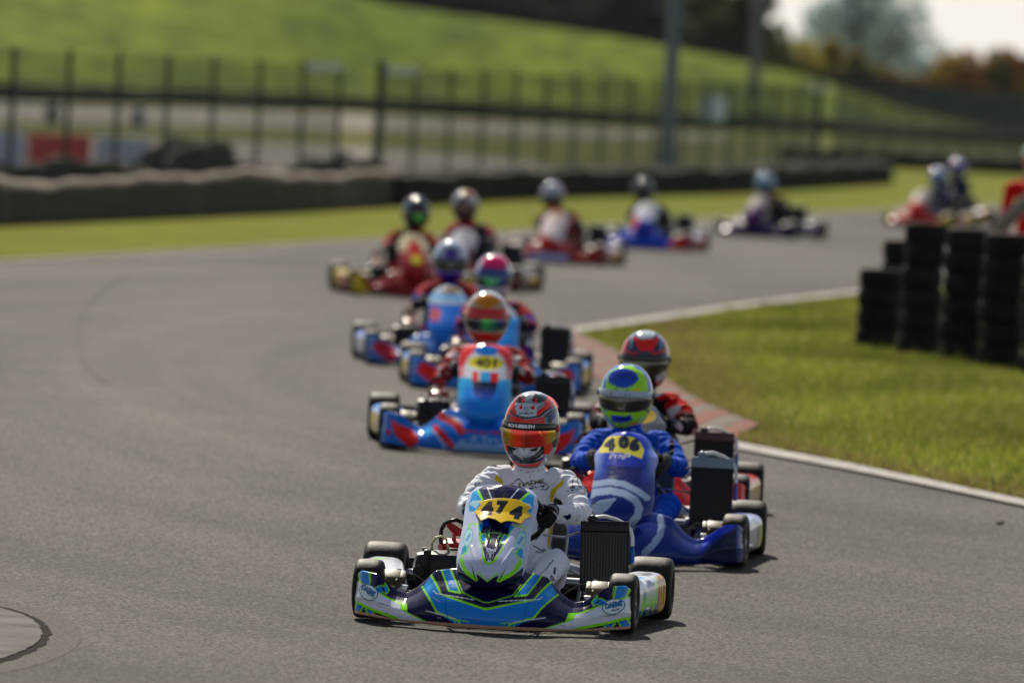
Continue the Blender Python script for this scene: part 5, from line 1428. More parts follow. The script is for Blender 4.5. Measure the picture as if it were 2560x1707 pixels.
    if hi == 2:
        mb = MB()
        for x, z in ((-.045, .148), (.015 + .02, .150), (-.05, .112), (.04, .112)):
            p = hshape(np.array(math.atan2(x, .11)), np.array(z)); mb.lathe([(0, .007), (.006, .004), (.010, .0005)], (x * .8, float(p[1]), z), 'Z', 8)
        Vv, Ff = mb.data(); link('vent', mk_mesh('vent', Vv, Ff), M_RED, h)
        mb = MB().lathe([(0, .0035), (.012, .004), (.016, .002)], (-.137, -.03, -.005), 'Z', 10).box((-.134, -.03, .0), (.01, .014, .01), bev=.002)
        Vv, Ff = mb.data(); link('tear_off_tab', mk_mesh('tear_off_tab', Vv, Ff), mat('tab', (.6, .6, .6), .3), h)
    return o

def suit_zones(base, sh=None, side=None, leg=None, cuff=None, chest=None, pat=None):
    def f(V, Q, Hc):
        c = np.tile(lin(base), (len(V), 1)); ax = abs(V[:, 0] - .035); s = Hc - .232
        if side is not None: c[(ax > .14) & (V[:, 1] > .6) & (V[:, 2] < s - .02) & (V[:, 2] > .3)] = lin(side)
        if sh is not None: c[(V[:, 2] > s - .02) & (ax > .06)] = lin(sh)
        if chest is not None: c[(ax < .10) & (V[:, 2] > .35) & (V[:, 2] < s)] = lin(chest)
        if cuff is not None: c[(V[:, 1] < .72) & (V[:, 2] > .38)] = lin(cuff)
        if leg is not None: c[(V[:, 2] < .36) & (V[:, 1] < .85)] = lin(leg)
        if pat is not None:
            n = np.sin(V[:, 0] * 34 + np.sin(V[:, 2] * 26) * 2) + np.sin(V[:, 2] * 38 + V[:, 1] * 30); c[n > 1.0] = lin(pat[0]); c[n < -1.15] = lin(pat[1])
        c[(V[:, 1] < .08)] = lin((20, 20, 24))
        return c
    return f
def suit1(V, Q, Hc):
    c = np.tile(lin((232, 234, 243)), (len(V), 1)); S = 1 / 3.92; fr = V[:, 1] < 1.02
    def poly(p, col): c[in_poly(Q, C3(p)) & fr] = lin(col)
    def line(p, w, col): c[on_line(Q, C3(p), w * S) & fr] = lin(col)
    YS, NB = (214, 196, 20), (30, 34, 90)
    poly([(462, 935), (478, 925), (520, 960), (545, 1020), (500, 1010), (460, 970)], YS)
    poly([(1135, 955), (1128, 1020), (1060, 1090), (1035, 1140), (1030, 1200), (1000, 1190), (1003, 1110), (1020, 1065), (1090, 1010)], YS)
    poly([(990, 1425), (1020, 1425), (1018, 1500), (1000, 1510), (985, 1490)], YS)
    line([(985, 1500), (992, 1600)], 16, YS)
    line([(620, 1025), (650, 1000), (690, 965), (730, 1000), (760, 1040)], 10, NB); line([(805, 980), (960, 1010), (985, 1045), (960, 1072), (800, 1060)], 9, NB)
    c[on_text(Q, 'DAEMS', C3([(815, 1006)])[0], 44 * S, 262 * S, 9, .05, .2, -1) & fr] = lin(NB)
    c[on_text(Q, 'DAEMS', C3([(815, 1006)])[0], 34 * S, 248 * S, 9, .0, .2, -1) & fr] = lin((170, 160, 40))
    c[on_text(Q, 'Racing', C3([(880, 1042)])[0], 34 * S, 150 * S, 8, .03, .3, -1) & fr] = lin(NB)
    c[on_ellipse(Q, C3([(1268, 1010)])[0], 52 * S, 68 * S, -10, .80) & fr] = lin((30, 30, 34)); line([(1268, 960), (1272, 1010), (1300, 1050)], 9, (30, 30, 34))
    c[on_ellipse(Q, C3([(1310, 1075)])[0], 34 * S, 44 * S, -20, .78) & fr] = lin((30, 30, 34))
    c[on_text(Q, 'MTO', C3([(1222, 1048)])[0], 26 * S, 60 * S, 6, .03, 0, -1)] = lin((40, 40, 48)); c[on_text(Q, 'ILLYAN', C3([(1200, 1080)])[0], 14 * S, 64 * S, 6, .03, 0, -1)] = lin((70, 70, 80))
    c[on_text(Q, 'TECHNOLOGY', C3([(1225, 1104)])[0], 12 * S, 100 * S, 12, .02, 0, -1)] = lin((70, 70, 80))
    c[on_ellipse(Q, C3([(290, 985)])[0], 26 * S, 62 * S, 20, .75) & fr] = lin((30, 30, 34)); line([(215, 1095), (262, 1055), (285, 990)], 8, (30, 30, 34))
    # epaulettes, collar, zip
    line([(380, 832), (470, 840)], 20, NB); line([(500, 820), (600, 806)], 16, NB); line([(1090, 862), (1150, 880)], 12, NB)
    line([(812, 880), (800, 980), (800, 1040)], 3, (190, 192, 205)); line([(700, 880), (780, 900), (900, 880), (990, 850)], 4, (170, 172, 188))
    line([(640, 840), (700, 900), (720, 1020)], 4, (200, 202, 214)); line([(1110, 880), (1080, 960), (1010, 1060)], 3, (190, 192, 205))
    poly([(1120, 1330), (1200, 1310), (1210, 1345), (1170, 1370)], NB)
    D = 1 / 3.4087
    def p2(p, col): c[in_poly(Q, C2(p))] = lin(col)
    def l2(p, w, col): c[on_line(Q, C2(p), w * D)] = lin(col)
    p2([(385, 530), (410, 530), (408, 600), (385, 590)], YS); l2([(380, 600), (378, 700)], 16, YS)
    l2([(440, 560), (420, 640), (400, 700)], 6, NB); p2([(290, 500), (370, 480), (350, 560), (270, 650)], (38, 52, 140))
    l2([(290, 955), (360, 890), (420, 815)], 8, NB); l2([(250, 690), (330, 740)], 10, NB)
    c[on_text(Q, 'TENF', C2([(392, 1000)])[0], 52 * D, 105 * D, 52, .03, 0, -1)] = lin((18, 18, 26)); p2([(425, 880), (445, 878), (436, 935), (420, 940)], (18, 18, 26))
    c[V[:, 1] < .07] = lin((24, 24, 28))
    return c
def visor1(P, Q):
    xs = [C3([(x, 0)])[0][0] for x in (535, 600, 640, 700, 738, 748, 758, 800, 880, 930, 975, 1040, 1080)]
    cols = np.array([(120, 120, 20), (205, 150, 10), (225, 90, 0), (235, 50, 0), (190, 20, 0), (250, 110, 10), (150, 6, 0), (215, 30, 0), (230, 50, 0), (240, 90, 0), (235, 150, 10), (190, 190, 30), (120, 130, 30)])
    L = lin(cols); c = np.stack([np.interp(Q[:, 0], xs, L[:, k]) for k in range(3)], 1)
    c[on_line(Q, C3([(890, 495), (915, 540), (960, 570), (1010, 540), (1040, 530)]), 9 / 3.92)] = lin((255, 190, 60))
    return c
def strip1(P, Q):
    c = np.tile(lin((22, 23, 26)), (len(P), 1))
    q = np.stack([P[:, 0], P[:, 2]], 1); m = P[:, 1] < 0
    c[bold_text(q, 'SCHUBERTH', (.0, .0335), .0150, .122, 0, .03, d=.0006) & m] = lin((235, 238, 245))
    c[P[:, 2] > .0475] = lin((150, 110, 10)); return c
def flatc(col): return lambda P, Q: np.tile(lin(col), (len(P), 1))
def gradc(*cols):
    L = lin(np.array(cols))
    def f(P, Q):
        x = P[:, 0]; xs = np.linspace(-.13, .13, len(cols)); return np.stack([np.interp(x, xs, L[:, k]) for k in range(3)], 1)
    return f

# ================================================================== PLACING KARTS AND DRIVERS
def pod1(P, Q, s):
    c = np.tile(lin((225, 230, 240)), (len(P), 1)); D = 1 / 3.4087
    if s > 0:
        def poly(p, col): c[in_poly(Q, C2(p))] = lin(col)
        def line(p, w, col): c[on_line(Q, C2(p), w * D)] = lin(col)
        poly([(1300, 960), (1400, 880), (1400, 1260), (1290, 1290), (1285, 1200), (1305, 1100)], (250, 180, 20)); line([(1300, 960), (1308, 1110), (1290, 1260)], 8, LIME)
        for x in (1320, 1340, 1360): line([(x, 960), (x + 6, 1080), (x - 8, 1230)], 8, (60, 50, 20))
        line([(1120, 1110), (1210, 1070), (1300, 1000)], 10, LIME); line([(1140, 1230), (1230, 1200), (1300, 1170)], 10, LIME); poly([(1130, 1240), (1310, 1180), (1300, 1330), (1120, 1330)], (24, 60, 140))
        line([(1160, 1300), (1195, 1225)], 9, LIME); line([(1215, 1290), (1240, 1205)], 9, LIME); line([(1260, 1270), (1285, 1195)], 9, LIME)
        poly([(1215, 1000), (1285, 985), (1280, 1040), (1220, 1045)], (30, 40, 110)); poly([(1130, 930), (1180, 940), (1170, 1010), (1130, 1010)], CYAN)
        line([(1160, 915), (1300, 895)], 12, LIME); poly([(1180, 925), (1260, 905), (1240, 950), (1190, 950)], (25, 30, 60)); line([(1310, 900), (1370, 905)], 9, (25, 40, 60))
        e = C2([(1212, 1140)])[0]; c[on_ellipse(Q, e, 38 * D, 52 * D, 0, .8)] = lin((30, 130, 140)); c[on_text(Q, 'DAEMS', e, 26 * D, 62 * D, -60, .03, 0, -1)] = lin((25, 110, 110))
    else:
        def poly(p, col): c[in_poly(Q, C1(p))] = lin(col)
        def line(p, w, col): c[on_line(Q, C1(p), w / 3.56)] = lin(col)
        line([(165, 825), (230, 815), (340, 850)], 12, LIME); poly([(200, 800), (260, 800), (240, 835), (210, 835)], (25, 30, 60)); line([(270, 800), (260, 835)], 10, (240, 220, 60))
    return c
PLATE_LOC = G(1236, 1563)
def plate1(P, F, Q, t):
    gx, gzz = np.meshgrid(np.linspace(-.15, .15, 301), np.linspace(.40, .58, 181), indexing='ij')
    gx, gzz = gx.ravel(), gzz.ravel(); P2 = np.stack([gx, nose_y(gx, gzz) - .016 - .016 * np.clip((.50 - gzz) / .05, 0, 1), gzz], 1); F = grid_faces(301, 181); P = P2
    Q = project(world_pts(P2, tuple(PLATE_LOC), R(-5.2))); m = in_poly(Q, C3(PLATE1))
    # smooth out the duct relief under the plate
    c = np.tile(lin(YEL), (len(P), 1)); c = np.where((P[:, 2:3] < .458), lin((252, 168, 4)), c)
    inset = on_line(Q, C3(PLATE1[1:9]), 0)
    q = Q; a = C3([(530, 1262)])[0]
    for ch, x, y, w, an in (('4', 385, 1262, 118, 6), ('7', 530, 1250, 112, -2), ('4', 665, 1298, 124, -10)):
        c[bold_text(Q, ch, C3([(x, y)])[0], 120 / 3.92, w * .92 / 3.92, an, .06, .10, -1, d=2.0)] = lin((24, 28, 34))
    return panel_mesh('number_plate', P2, F, c, m)

def liv2_fairing(P, Q, rowid):
    c = np.tile(lin((0, 66, 142)), (len(P), 1)); S = 1 / 2.85
    def poly(p, col): c[in_poly(Q, C4(p))] = lin(col)
    def line(p, w, col): c[on_line(Q, C4(p), w * S)] = lin(col)
    line([(430, 1270), (500, 1210), (545, 1180), (560, 1130)], 46, (168, 186, 214)); line([(655, 1180), (668, 1240), (655, 1310), (600, 1380), (545, 1430)], 46, (168, 186, 214))
    c = fade(c, P, 2, .10, .0, (4, 40, 92)); poly([(940, 1460), (1190, 1230), (1200, 1500), (940, 1500)], (4, 32, 76)); poly([(1000, 1250), (1060, 1225), (1190, 1225), (1180, 1260), (1040, 1330), (960, 1400), (940, 1440)], (10, 84, 206))
    c[rowid <= 2] = lin((30, 26, 100)); return c
def liv2_nose(P, Q, t):
    c = np.tile(lin((0, 60, 136)), (len(P), 1)); S = 1 / 2.85; c = fade(c, P, 2, .36, .58, (0, 84, 196))
    w = np.clip((abs(P[:, 0]) - .095) / .05, 0, .85)[:, None] * np.clip((P[:, 2] - .40) / .08, 0, 1)[:, None]; c = c * (1 - w) + lin((176, 190, 235)) * w
    c[(abs(P[:, 0]) < .09) & (P[:, 2] < .47) & (P[:, 2] > .37) & (np.sin(P[:, 2] * 500) * .006 + .082 > abs(P[:, 0]))] = lin((6, 44, 116))
    def poly(p, col): c[in_poly(Q, C4(p))] = lin(col)
    def line(p, w, col): c[on_line(Q, C4(p), w * S)] = lin(col)
    line([(110, 975), (180, 945), (300, 928), (400, 945), (490, 990), (560, 1040)], 44, (178, 194, 218)); line([(110, 1050), (200, 1000), (300, 990), (400, 1010), (480, 1060), (505, 1110), (490, 1170), (440, 1230)], 52, (178, 194, 218))
    poly([(130, 1180), (160, 1110), (220, 1060), (350, 1040), (280, 1130), (240, 1150), (160, 1175)], (180, 198, 222)); line([(100, 1150), (150, 1185)], 20, (178, 194, 218))
    poly([(222, 722), (240, 660), (275, 612), (330, 600), (400, 598), (470, 612), (515, 650), (540, 700), (525, 765), (460, 740), (400, 725), (300, 718)], (226, 216, 110))
    for ch, x, y in (('4', 300, 662), ('0', 398, 645), ('6', 474, 664)): c[bold_text(Q, ch, C4([(x, y)])[0], 86 * S, 66 * S, -6, .05, 0, -1, d=2.2)] = lin((44, 50, 66))
    c[on_text(Q, 'Praga', C4([(368, 745)])[0], 46 * S, 150 * S, 6, .01, .3, -1)] = lin((225, 230, 245))
    return c
def pod2(P, Q, s):
    c = np.tile(lin((70, 70, 170)), (len(P), 1)); S = 1 / 2.85
    if s > 0:
        c[in_poly(Q, C4([(1240, 1160), (1300, 1140), (1390, 1150), (1390, 1240), (1260, 1330), (1240, 1400)]))] = lin((190, 200, 235))
        e = C4([(1318, 1310)])[0]; c[on_ellipse(Q, e, 62 * S, 120 * S, 6)] = lin((150, 150, 156)); c[on_ellipse(Q, e, 30 * S, 90 * S, 6)] = lin((200, 202, 208))
        c[on_line(Q, C4([(1385, 1180), (1392, 1280), (1365, 1380)]), 26 * S)] = lin((210, 200, 60))
    return c
def liv4_fairing(P, Q, rowid):
    c = np.tile(lin((10, 126, 206)), (len(P), 1)); S = 1 / 3.408
    def poly(p, col): c[in_poly(Q, C5(p))] = lin(col)
    def line(p, w, col): c[on_line(Q, C5(p), w * S)] = lin(col)
    line([(240, 1130), (262, 1300), (240, 1370)], 20, (120, 170, 220))
    poly([(330, 1180), (400, 1230), (500, 1270), (560, 1330), (570, 1380), (500, 1420), (420, 1370), (360, 1300)], (225, 22, 24)); poly([(300, 1260), (335, 1290), (320, 1330), (295, 1300)], (205, 20, 24))
    line([(760, 1160), (820, 1190), (900, 1240), (930, 1290)], 66, (190, 14, 20)); line([(800, 1150), (900, 1190), (950, 1230)], 10, (225, 225, 235)); line([(715, 1260), (780, 1330), (850, 1410)], 52, (205, 20, 24)); line([(690, 1280), (760, 1370), (800, 1440)], 10, (210, 220, 235))
    poly([(580, 1300), (660, 1240), (700, 1290), (640, 1330)], (60, 180, 240))
    line([(930, 1290), (1100, 1300), (1300, 1300)], 16, (200, 60, 70)); poly([(820, 1470), (920, 1360), (1000, 1330), (1300, 1330), (1300, 1500), (860, 1500)], (150, 180, 220))
    q = np.stack([P[:, 0], P[:, 2]], 1); c[on_text(q, 'PRAGA', (0, .085), .05, .30, 0, .02)] = lin((60, 120, 200))
    c[rowid <= 2] = lin((60, 90, 150)); return c
def liv4_nose(P, Q, t):
    c = np.tile(lin((14, 150, 232)), (len(P), 1)); S = 1 / 3.408; c = fade(c, P, 2, .36, .44, (90, 190, 245)); q = np.stack([P[:, 0], P[:, 2]], 1)
    c[P[:, 2] > .44] = lin((232, 234, 240)); r = np.clip((np.hypot(P[:, 0] / .15, (P[:, 2] - .47) / .17) - .80) / .12, 0, 1)[:, None] * (P[:, 2] > .50)[:, None]; c = c * (1 - r) + lin((226, 20, 26)) * r
    ax = abs(P[:, 0]); c[(ax > .125) & (P[:, 2] > .44) & (P[:, 2] < .5)] = lin((240, 160, 168))
    c[on_ellipse(q, (0, .600), .07, .030)] = lin((40, 150, 225))
    c[on_ellipse(q, (0, .53), .105, .040)] = lin((236, 222, 40)); c[on_text(q, '401', (-.004, .53), .055, .13, 0, .05)] = lin((40, 40, 30))
    for x0, x1, col in ((-.075, -.045, (232, 60, 50)), (-.045, -.028, (235, 210, 200)), (-.028, .03, (50, 180, 235)), (.03, .05, (205, 60, 80)), (.05, .078, (235, 80, 60))):
        c[(P[:, 0] > x0) & (P[:, 0] < x1) & (P[:, 2] > .415) & (P[:, 2] < .478)] = lin(col)
    m = in_poly(q, [(-.078, .425), (.078, .425), (.060, .345), (.03, .325), (-.03, .325), (-.060, .345)]); c = np.where(m[:, None], fade(np.tile(lin((16, 90, 180)), (len(P), 1)), P, 2, .34, .415, (2, 6, 22)), c); c[on_line(q, [(-.055, .315), (0, .29), (.055, .315)], .007)] = lin((90, 190, 235))
    e = (np.clip((ax - .10) / .045, 0, 1) * (P[:, 2] < .44))[:, None]; c = c * (1 - e) + lin((70, 185, 240)) * e
    return c
def pod4(P, Q, s):
    c = np.tile(lin((200, 205, 215)), (len(P), 1)); c[P[:, 1] > .45] = lin((214, 190, 70)); c[(P[:, 2] > .17)] = lin((60, 140, 215)); c[(P[:, 1] < .3)] = lin((60, 140, 215)); c[(P[:, 1] > .6) & (P[:, 2] < .10)] = lin((210, 190, 120)); return c
def gen_fairing(base, *ops):
    return lambda P, Q, rid: paint_generic(P, base, ops)
def gen_nose(base, *ops): return lambda P, Q, t: paint_generic(P, base, ops)
def gen_pod(a, b, num=(200, 170, 60)):
    def f(P, Q, s):
        c = np.tile(lin(a), (len(P), 1)); c[P[:, 1] > .5] = lin(num); c[P[:, 2] > .17] = lin(b); return c
    return f
W_, RD, OR = (226, 228, 236), (214, 22, 26), (240, 90, 20)
def gh(base, *ops): return lambda P, Q: helmet_generic(P, ops, base)

SPECS = []
def K(px, py, rz, kart, drv):
    loc = G(px, py); idx = len(SPECS); SPECS.append(1)
    make_kart(idx, loc, R(rz), kart)
    if drv: make_driver(idx, loc, R(rz), drv)

K(1236, 1563, -5.2, dict(hi=2, shape=0, label='blue white and lime racing kart numbered 474 on a yellow plate, nearest of all', fairing=liv1_fairing, nose=liv1_nose, pod=pod1, plate=plate1,
    plate_label='yellow number plate reading 474', frame=M_FRAMEB, rim=M_RIM, steer=R(-2), radtilt=-2),
  dict(hi=2, Hc=.818, lean=.002, head=(-13, 3, 1), label='person in a white suit and orange red helmet driving the nearest kart', helmet=liv1_helmet, visor=visor1, strip=strip1, suit=suit1, piv=1, spcol=(240, 40, 18)))

def suit2(V, Q, Hc):
    c = suit_zones((8, 104, 200), None, None, (6, 98, 192))(V, Q, Hc)
    n = np.sin(V[:, 0] * 70 + np.sin(V[:, 2] * 90) * 2) * np.sin(V[:, 2] * 60 + V[:, 1] * 50); c[(n > .86) & (V[:, 2] > .45)] = lin((150, 170, 220)); c[(abs(V[:, 0] - .2) < .012) & (V[:, 1] > .7)] = lin((14, 20, 60))
    q = C4([(655, 1160)])[0]; c[on_ellipse(Q, q, 30 / 2.85, 42 / 2.85, -15, .6)] = lin((110, 150, 220)); return c
def helm2(P, Q):
    GR, BL, DB = (176, 240, 50), (28, 96, 196), (16, 56, 140); c = np.tile(lin(GR), (len(P), 1)); S = 1 / 2.85
    def poly(p, col): c[in_poly(Q, C4(p))] = lin(col)
    def line(p, w, col): c[on_line(Q, C4(p), w * S)] = lin(col)
    line([(255, 250), (262, 180), (300, 120), (370, 88), (450, 82)], 26, (40, 120, 200)); line([(480, 90), (550, 130), (585, 200), (590, 290)], 36, BL); line([(600, 420), (560, 500), (500, 550)], 34, BL)
    c[on_ellipse(Q, C4([(392, 185)])[0], 108 * S, 68 * S)] = lin(BL); poly([(290, 230), (300, 150), (350, 130), (440, 130), (490, 160), (500, 230), (470, 190), (400, 180), (330, 190)], (24, 84, 180))
    for x in (340, 372, 404, 436, 468): line([(x, 140), (x - 6, 200)], 5, DB)
    poly([(330, 268), (410, 262), (432, 272), (415, 300), (330, 300)], (20, 28, 34)); c[on_text(Q, 'ZL7', C4([(374, 282)])[0], 24 * S, 66 * S, 0, .04, .2, -1)] = lin((200, 215, 225))
    poly([(268, 275), (300, 270), (310, 300), (272, 305)], (228, 210, 20)); poly([(455, 270), (510, 258), (515, 300), (462, 302)], (228, 210, 20))
    line([(250, 300), (262, 345), (262, 420)], 16, (60, 170, 210)); c[on_ellipse(Q, C4([(585, 300)])[0], 26 * S, 36 * S)] = lin((26, 40, 60))
    poly([(300, 448), (380, 455), (460, 448), (450, 490), (390, 502), (320, 495)], BL); poly([(325, 462), (440, 462), (430, 485), (340, 485)], (10, 60, 150))
    c[on_ellipse(Q, C4([(478, 515)])[0], 42 * S, 22 * S)] = lin((220, 200, 30)); poly([(270, 440), (300, 500), (330, 540), (290, 520), (262, 460)], (60, 160, 210)); poly([(380, 545), (560, 500), (620, 380), (640, 500), (500, 600), (300, 600), (320, 548)], BL)
    line([(540, 400), (590, 430)], 16, (30, 40, 60)); return c
def helm3(P, Q):
    C7 = crop((1350, 700), (1.9438, 1.9438)); c = np.tile(lin((46, 62, 92)), (len(P), 1)); S = 1 / 1.9438
    def poly(p, col): c[in_poly(Q, C7(p))] = lin(col)
    def line(p, w, col): c[on_line(Q, C7(p), w * S)] = lin(col)
    line([(404, 350), (415, 285), (445, 240), (500, 214)], 24, (216, 74, 54)); line([(540, 216), (600, 256), (625, 320), (636, 380)], 26, (214, 70, 56)); line([(600, 225), (640, 300)], 14, (170, 185, 195))
    line([(440, 330), (448, 270), (480, 235)], 12, (150, 170, 190)); line([(575, 240), (590, 290), (585, 335)], 12, (120, 150, 180))
    c[on_ellipse(Q, C7([(513, 256)])[0], 47 * S, 33 * S)] = lin((196, 208, 214)); poly([(450, 272), (485, 288), (552, 288), (584, 270), (548, 348), (480, 346)], (232, 74, 18))
    line([(408, 345), (470, 362)], 14, (200, 60, 30)); line([(548, 356), (614, 342)], 14, (200, 60, 30)); poly([(400, 370), (640, 360), (640, 520), (400, 520)], (44, 44, 50))
    poly([(560, 470), (600, 445), (625, 430), (600, 480), (570, 500)], (196, 196, 205)); line([(625, 400), (620, 460), (590, 500)], 10, (180, 70, 50)); return c
GRN, BL2 = (178, 240, 60), (30, 100, 200)
K(1552, 1400, -2.5, dict(hi=1, shape=1, label='violet blue racing kart with white swooshes numbered 406 beside the nearest kart', fairing=liv2_fairing, nose=liv2_nose, pod=pod2, mirror=False, fat=1.02, nose_dz=.022,
    frame=M_CHROME, steer=R(-6), bigrad=True, tank=mat('pale_tank', (.20, .25, .30), .45, .3)),
  dict(hi=1, Hc=.770, lean=-.078, head=(-6, 3, 1), glove=M_GLOVEG, label='person in a royal blue suit and lime and blue helmet driving the 406 kart', suit=suit2, piv=0, spcol=(150, 225, 70),
    helmet=helm2,
    visor=gradc((40, 40, 44), (30, 30, 34), (60, 62, 70), (26, 26, 30), (44, 44, 50)), strip=lambda P, Q: np.where(on_text(np.stack([P[:, 0], P[:, 2]], 1), 'RBI MOTORSPORT', (-.005, .03), .011, .10)[:, None], lin((110, 120, 130)), lin((190, 200, 212)))))

K(1580, 1292, -1.5, dict(hi=1, shape=1, label='red and white racing kart behind the violet blue kart at the curb', fairing=gen_fairing(RD, ('mpoly', [(.4, .02), (.6, .02), (.6, .12), (.4, .1)], W_)), nose=gen_nose((112, 114, 124), ('ell', (0, .54), .10, .04, 0, (220, 190, 110)), ('poly', [(-.2, .16), (.2, .16), (.2, .3), (-.2, .3)], RD)),
    pod=gen_pod((205, 190, 180), (200, 60, 60), (190, 160, 90)), tank=mat('maroon_tank', (.07, .012, .015), .4)),
  dict(hi=1, Hc=.80, lean=-.02, head=(-10, 3, 0), label='person in a red and black suit and orange and dark helmet behind the 406 kart',
    suit=suit_zones((24, 22, 26), (196, 20, 26), (120, 18, 24), (30, 28, 32), (24, 22, 28), (26, 24, 28), ((205, 200, 205), (20, 18, 22))), spcol=(190, 190, 200),
    helmet=helm3,
    visor=gradc((60, 58, 40), (50, 50, 30), (90, 96, 80), (40, 40, 30), (60, 60, 50)), strip=flatc((20, 22, 26))))

K(1203, 1128, 0.5, dict(hi=1, shape=2, label='light blue racing kart with red streaks numbered 401 behind the nearest kart', fairing=liv4_fairing, nose=liv4_nose, pod=pod4, fat=1.03, nose_dz=.03, steer=R(-3), tank=M_BLK, frame=M_CHROME),
  dict(hi=1, Hc=.765, lean=-.038, head=(-2, 4, 0), label='person in a red and navy suit and gold crowned helmet in the 401 kart', suit=suit_zones((40, 36, 110), (150, 34, 44), (190, 26, 30), (205, 200, 200), (150, 30, 40), (40, 40, 110), ((225, 215, 215), (22, 22, 60))),
    helmet=gh((190, 170, 150), ('side', 70, (200, 190, 185)), ('top', (0, -.015), .082, .11, (190, 200, 205)), ('ell', (0, .125), .068, .040, 0, (206, 140, 14)), ('band', .046, .078, (206, 40, 36)), ('below', -.07, (190, 24, 28)), ('ell', (0, -.10), .05, .02, 0, (225, 40, 40)), ('below', -.125, (190, 190, 190))),
    visor=gradc((10, 8, 14), (14, 10, 24), (20, 30, 90), (30, 180, 90), (24, 130, 110), (20, 40, 130), (12, 10, 20)), strip=flatc((200, 26, 30)), spcol=(210, 180, 160)))

lb = dict(fairing=gen_fairing((20, 134, 212), ('mpoly', [(.36, .05), (.44, .03), (.56, .12), (.52, .19), (.40, .14)], (226, 50, 40)), ('mpoly', [(0, .02), (.2, .02), (.14, .12), (0, .12)], (160, 190, 225))),
          nose=gen_nose((40, 156, 228), ('poly', [(-.2, .52), (.2, .52), (.2, .65), (-.2, .65)], (190, 200, 215)), ('ell', (0, .58), .07, .025, 0, (190, 160, 80)), ('poly', [(-.12, .30), (-.06, .30), (.02, .44), (-.04, .44)], (210, 215, 225)), ('poly', [(-.1, .47), (.1, .47), (.1, .51), (-.1, .51)], (40, 170, 230))),
          pod=gen_pod((200, 196, 190), (60, 140, 215), (210, 190, 90)))
K(1236, 976, 0, dict(**lb, label='blue and red racing kart half hidden behind the 401 kart'),
  dict(Hc=.775, lean=-.085, head=(-4, 3, 0), label='person in a blue and red suit and magenta topped white helmet', suit=suit_zones((36, 56, 170), (150, 40, 56), (30, 60, 180), (50, 60, 140), (40, 36, 90), (190, 195, 205), ((200, 60, 60), (16, 16, 30))),
    helmet=gh((205, 205, 220), ('ell', (.008, .115), .088, .055, 0, (236, 20, 130)), ('mpoly', [(0, .05), (.10, .05), (.09, .075), (0, .085)], (60, 80, 140)), ('below', -.10, (60, 60, 110))),
    visor=gradc((12, 14, 20), (14, 60, 50), (20, 150, 100), (20, 140, 110), (20, 60, 150), (12, 14, 24)), strip=flatc((60, 90, 150))))
lb2 = dict(fairing=gen_fairing((90, 130, 190), ('mpoly', [(.36, .05), (.44, .03), (.56, .12), (.52, .19), (.40, .14)], (190, 60, 80)), ('mpoly', [(0, .02), (.2, .02), (.14, .12), (0, .12)], (40, 110, 200))),
          nose=gen_nose((60, 130, 215), ('poly', [(-.2, .48), (.2, .48), (.2, .65), (-.2, .65)], (190, 200, 215)), ('ell', (0.02, .58), .06, .022, 0, (170, 140, 80)), ('poly', [(-.2, .51), (.2, .51), (.2, .54), (-.2, .54)], (60, 180, 235)), ('poly', [(-.14, .36), (-.08, .34), (-.05, .42), (-.12, .46)], (205, 110, 110))),
          pod=gen_pod((205, 205, 215), (100, 130, 200), (190, 190, 200)))
K(1112, 917, 2, dict(**lb2, label='pale blue and white racing kart left of the magenta helmet driver'),
  dict(Hc=.775, lean=-.01, head=(0, 3, 0), label='person in a blue and red suit and silver and purple helmet', suit=suit_zones((34, 50, 170), (160, 44, 54), (30, 44, 180), (50, 60, 140), (30, 24, 40), (60, 60, 140), ((190, 70, 80), (20, 16, 26))),
    helmet=gh((200, 208, 225), ('ell', (0, .085), .062, .032, 0, (24, 44, 70)), ('ell', (0, .072), .055, .024, 0, (104, 60, 170)), ('below', -.055, (96, 60, 170)), ('below', -.115, (50, 60, 90))),
    visor=flatc((22, 18, 20)), strip=flatc((60, 80, 110))))
K(1026, 742, 7, dict(fairing=gen_fairing((140, 14, 22), ('mpoly', [(.44, .02), (.6, .02), (.6, .2), (.5, .2)], (206, 180, 30)), ('mpoly', [(.3, .02), (.42, .02), (.42, .07), (.3, .07)], (60, 40, 60))),
    nose=gen_nose((160, 16, 14), ('poly', [(-.2, .44), (.2, .44), (.2, .65), (-.2, .65)], (215, 205, 175)), ('poly', [(-.04, .54), (.04, .54), (.09, .42), (-.09, .42)], (200, 30, 16)), ('ell', (.01, .37), .055, .04, 0, (220, 205, 20))),
    pod=gen_pod((190, 40, 34), (206, 180, 30)), rim=M_RIMG, label='red and yellow racing kart on the left edge of the pack'),
  dict(Hc=.79, lean=.08, head=(4, 3, 0), label='person in a red and orange suit and dark grey helmet with a green visor', suit=suit_zones((30, 24, 24), (170, 80, 24), (224, 24, 20), (190, 30, 26), (30, 26, 26), (60, 30, 26), ((120, 60, 20), (20, 16, 16))),
    helmet=gh((70, 82, 88), ('ell', (0, .09), .04, .04, 0, (14, 12, 14)), ('mpoly', [(0, .02), (.075, .02), (.06, .07), (0, .08)], (90, 40, 34)), ('below', -.07, (30, 26, 26))),
    visor=gradc((20, 20, 20), (30, 60, 20), (40, 170, 20), (30, 90, 20), (20, 20, 20)), strip=flatc((70, 34, 30))))
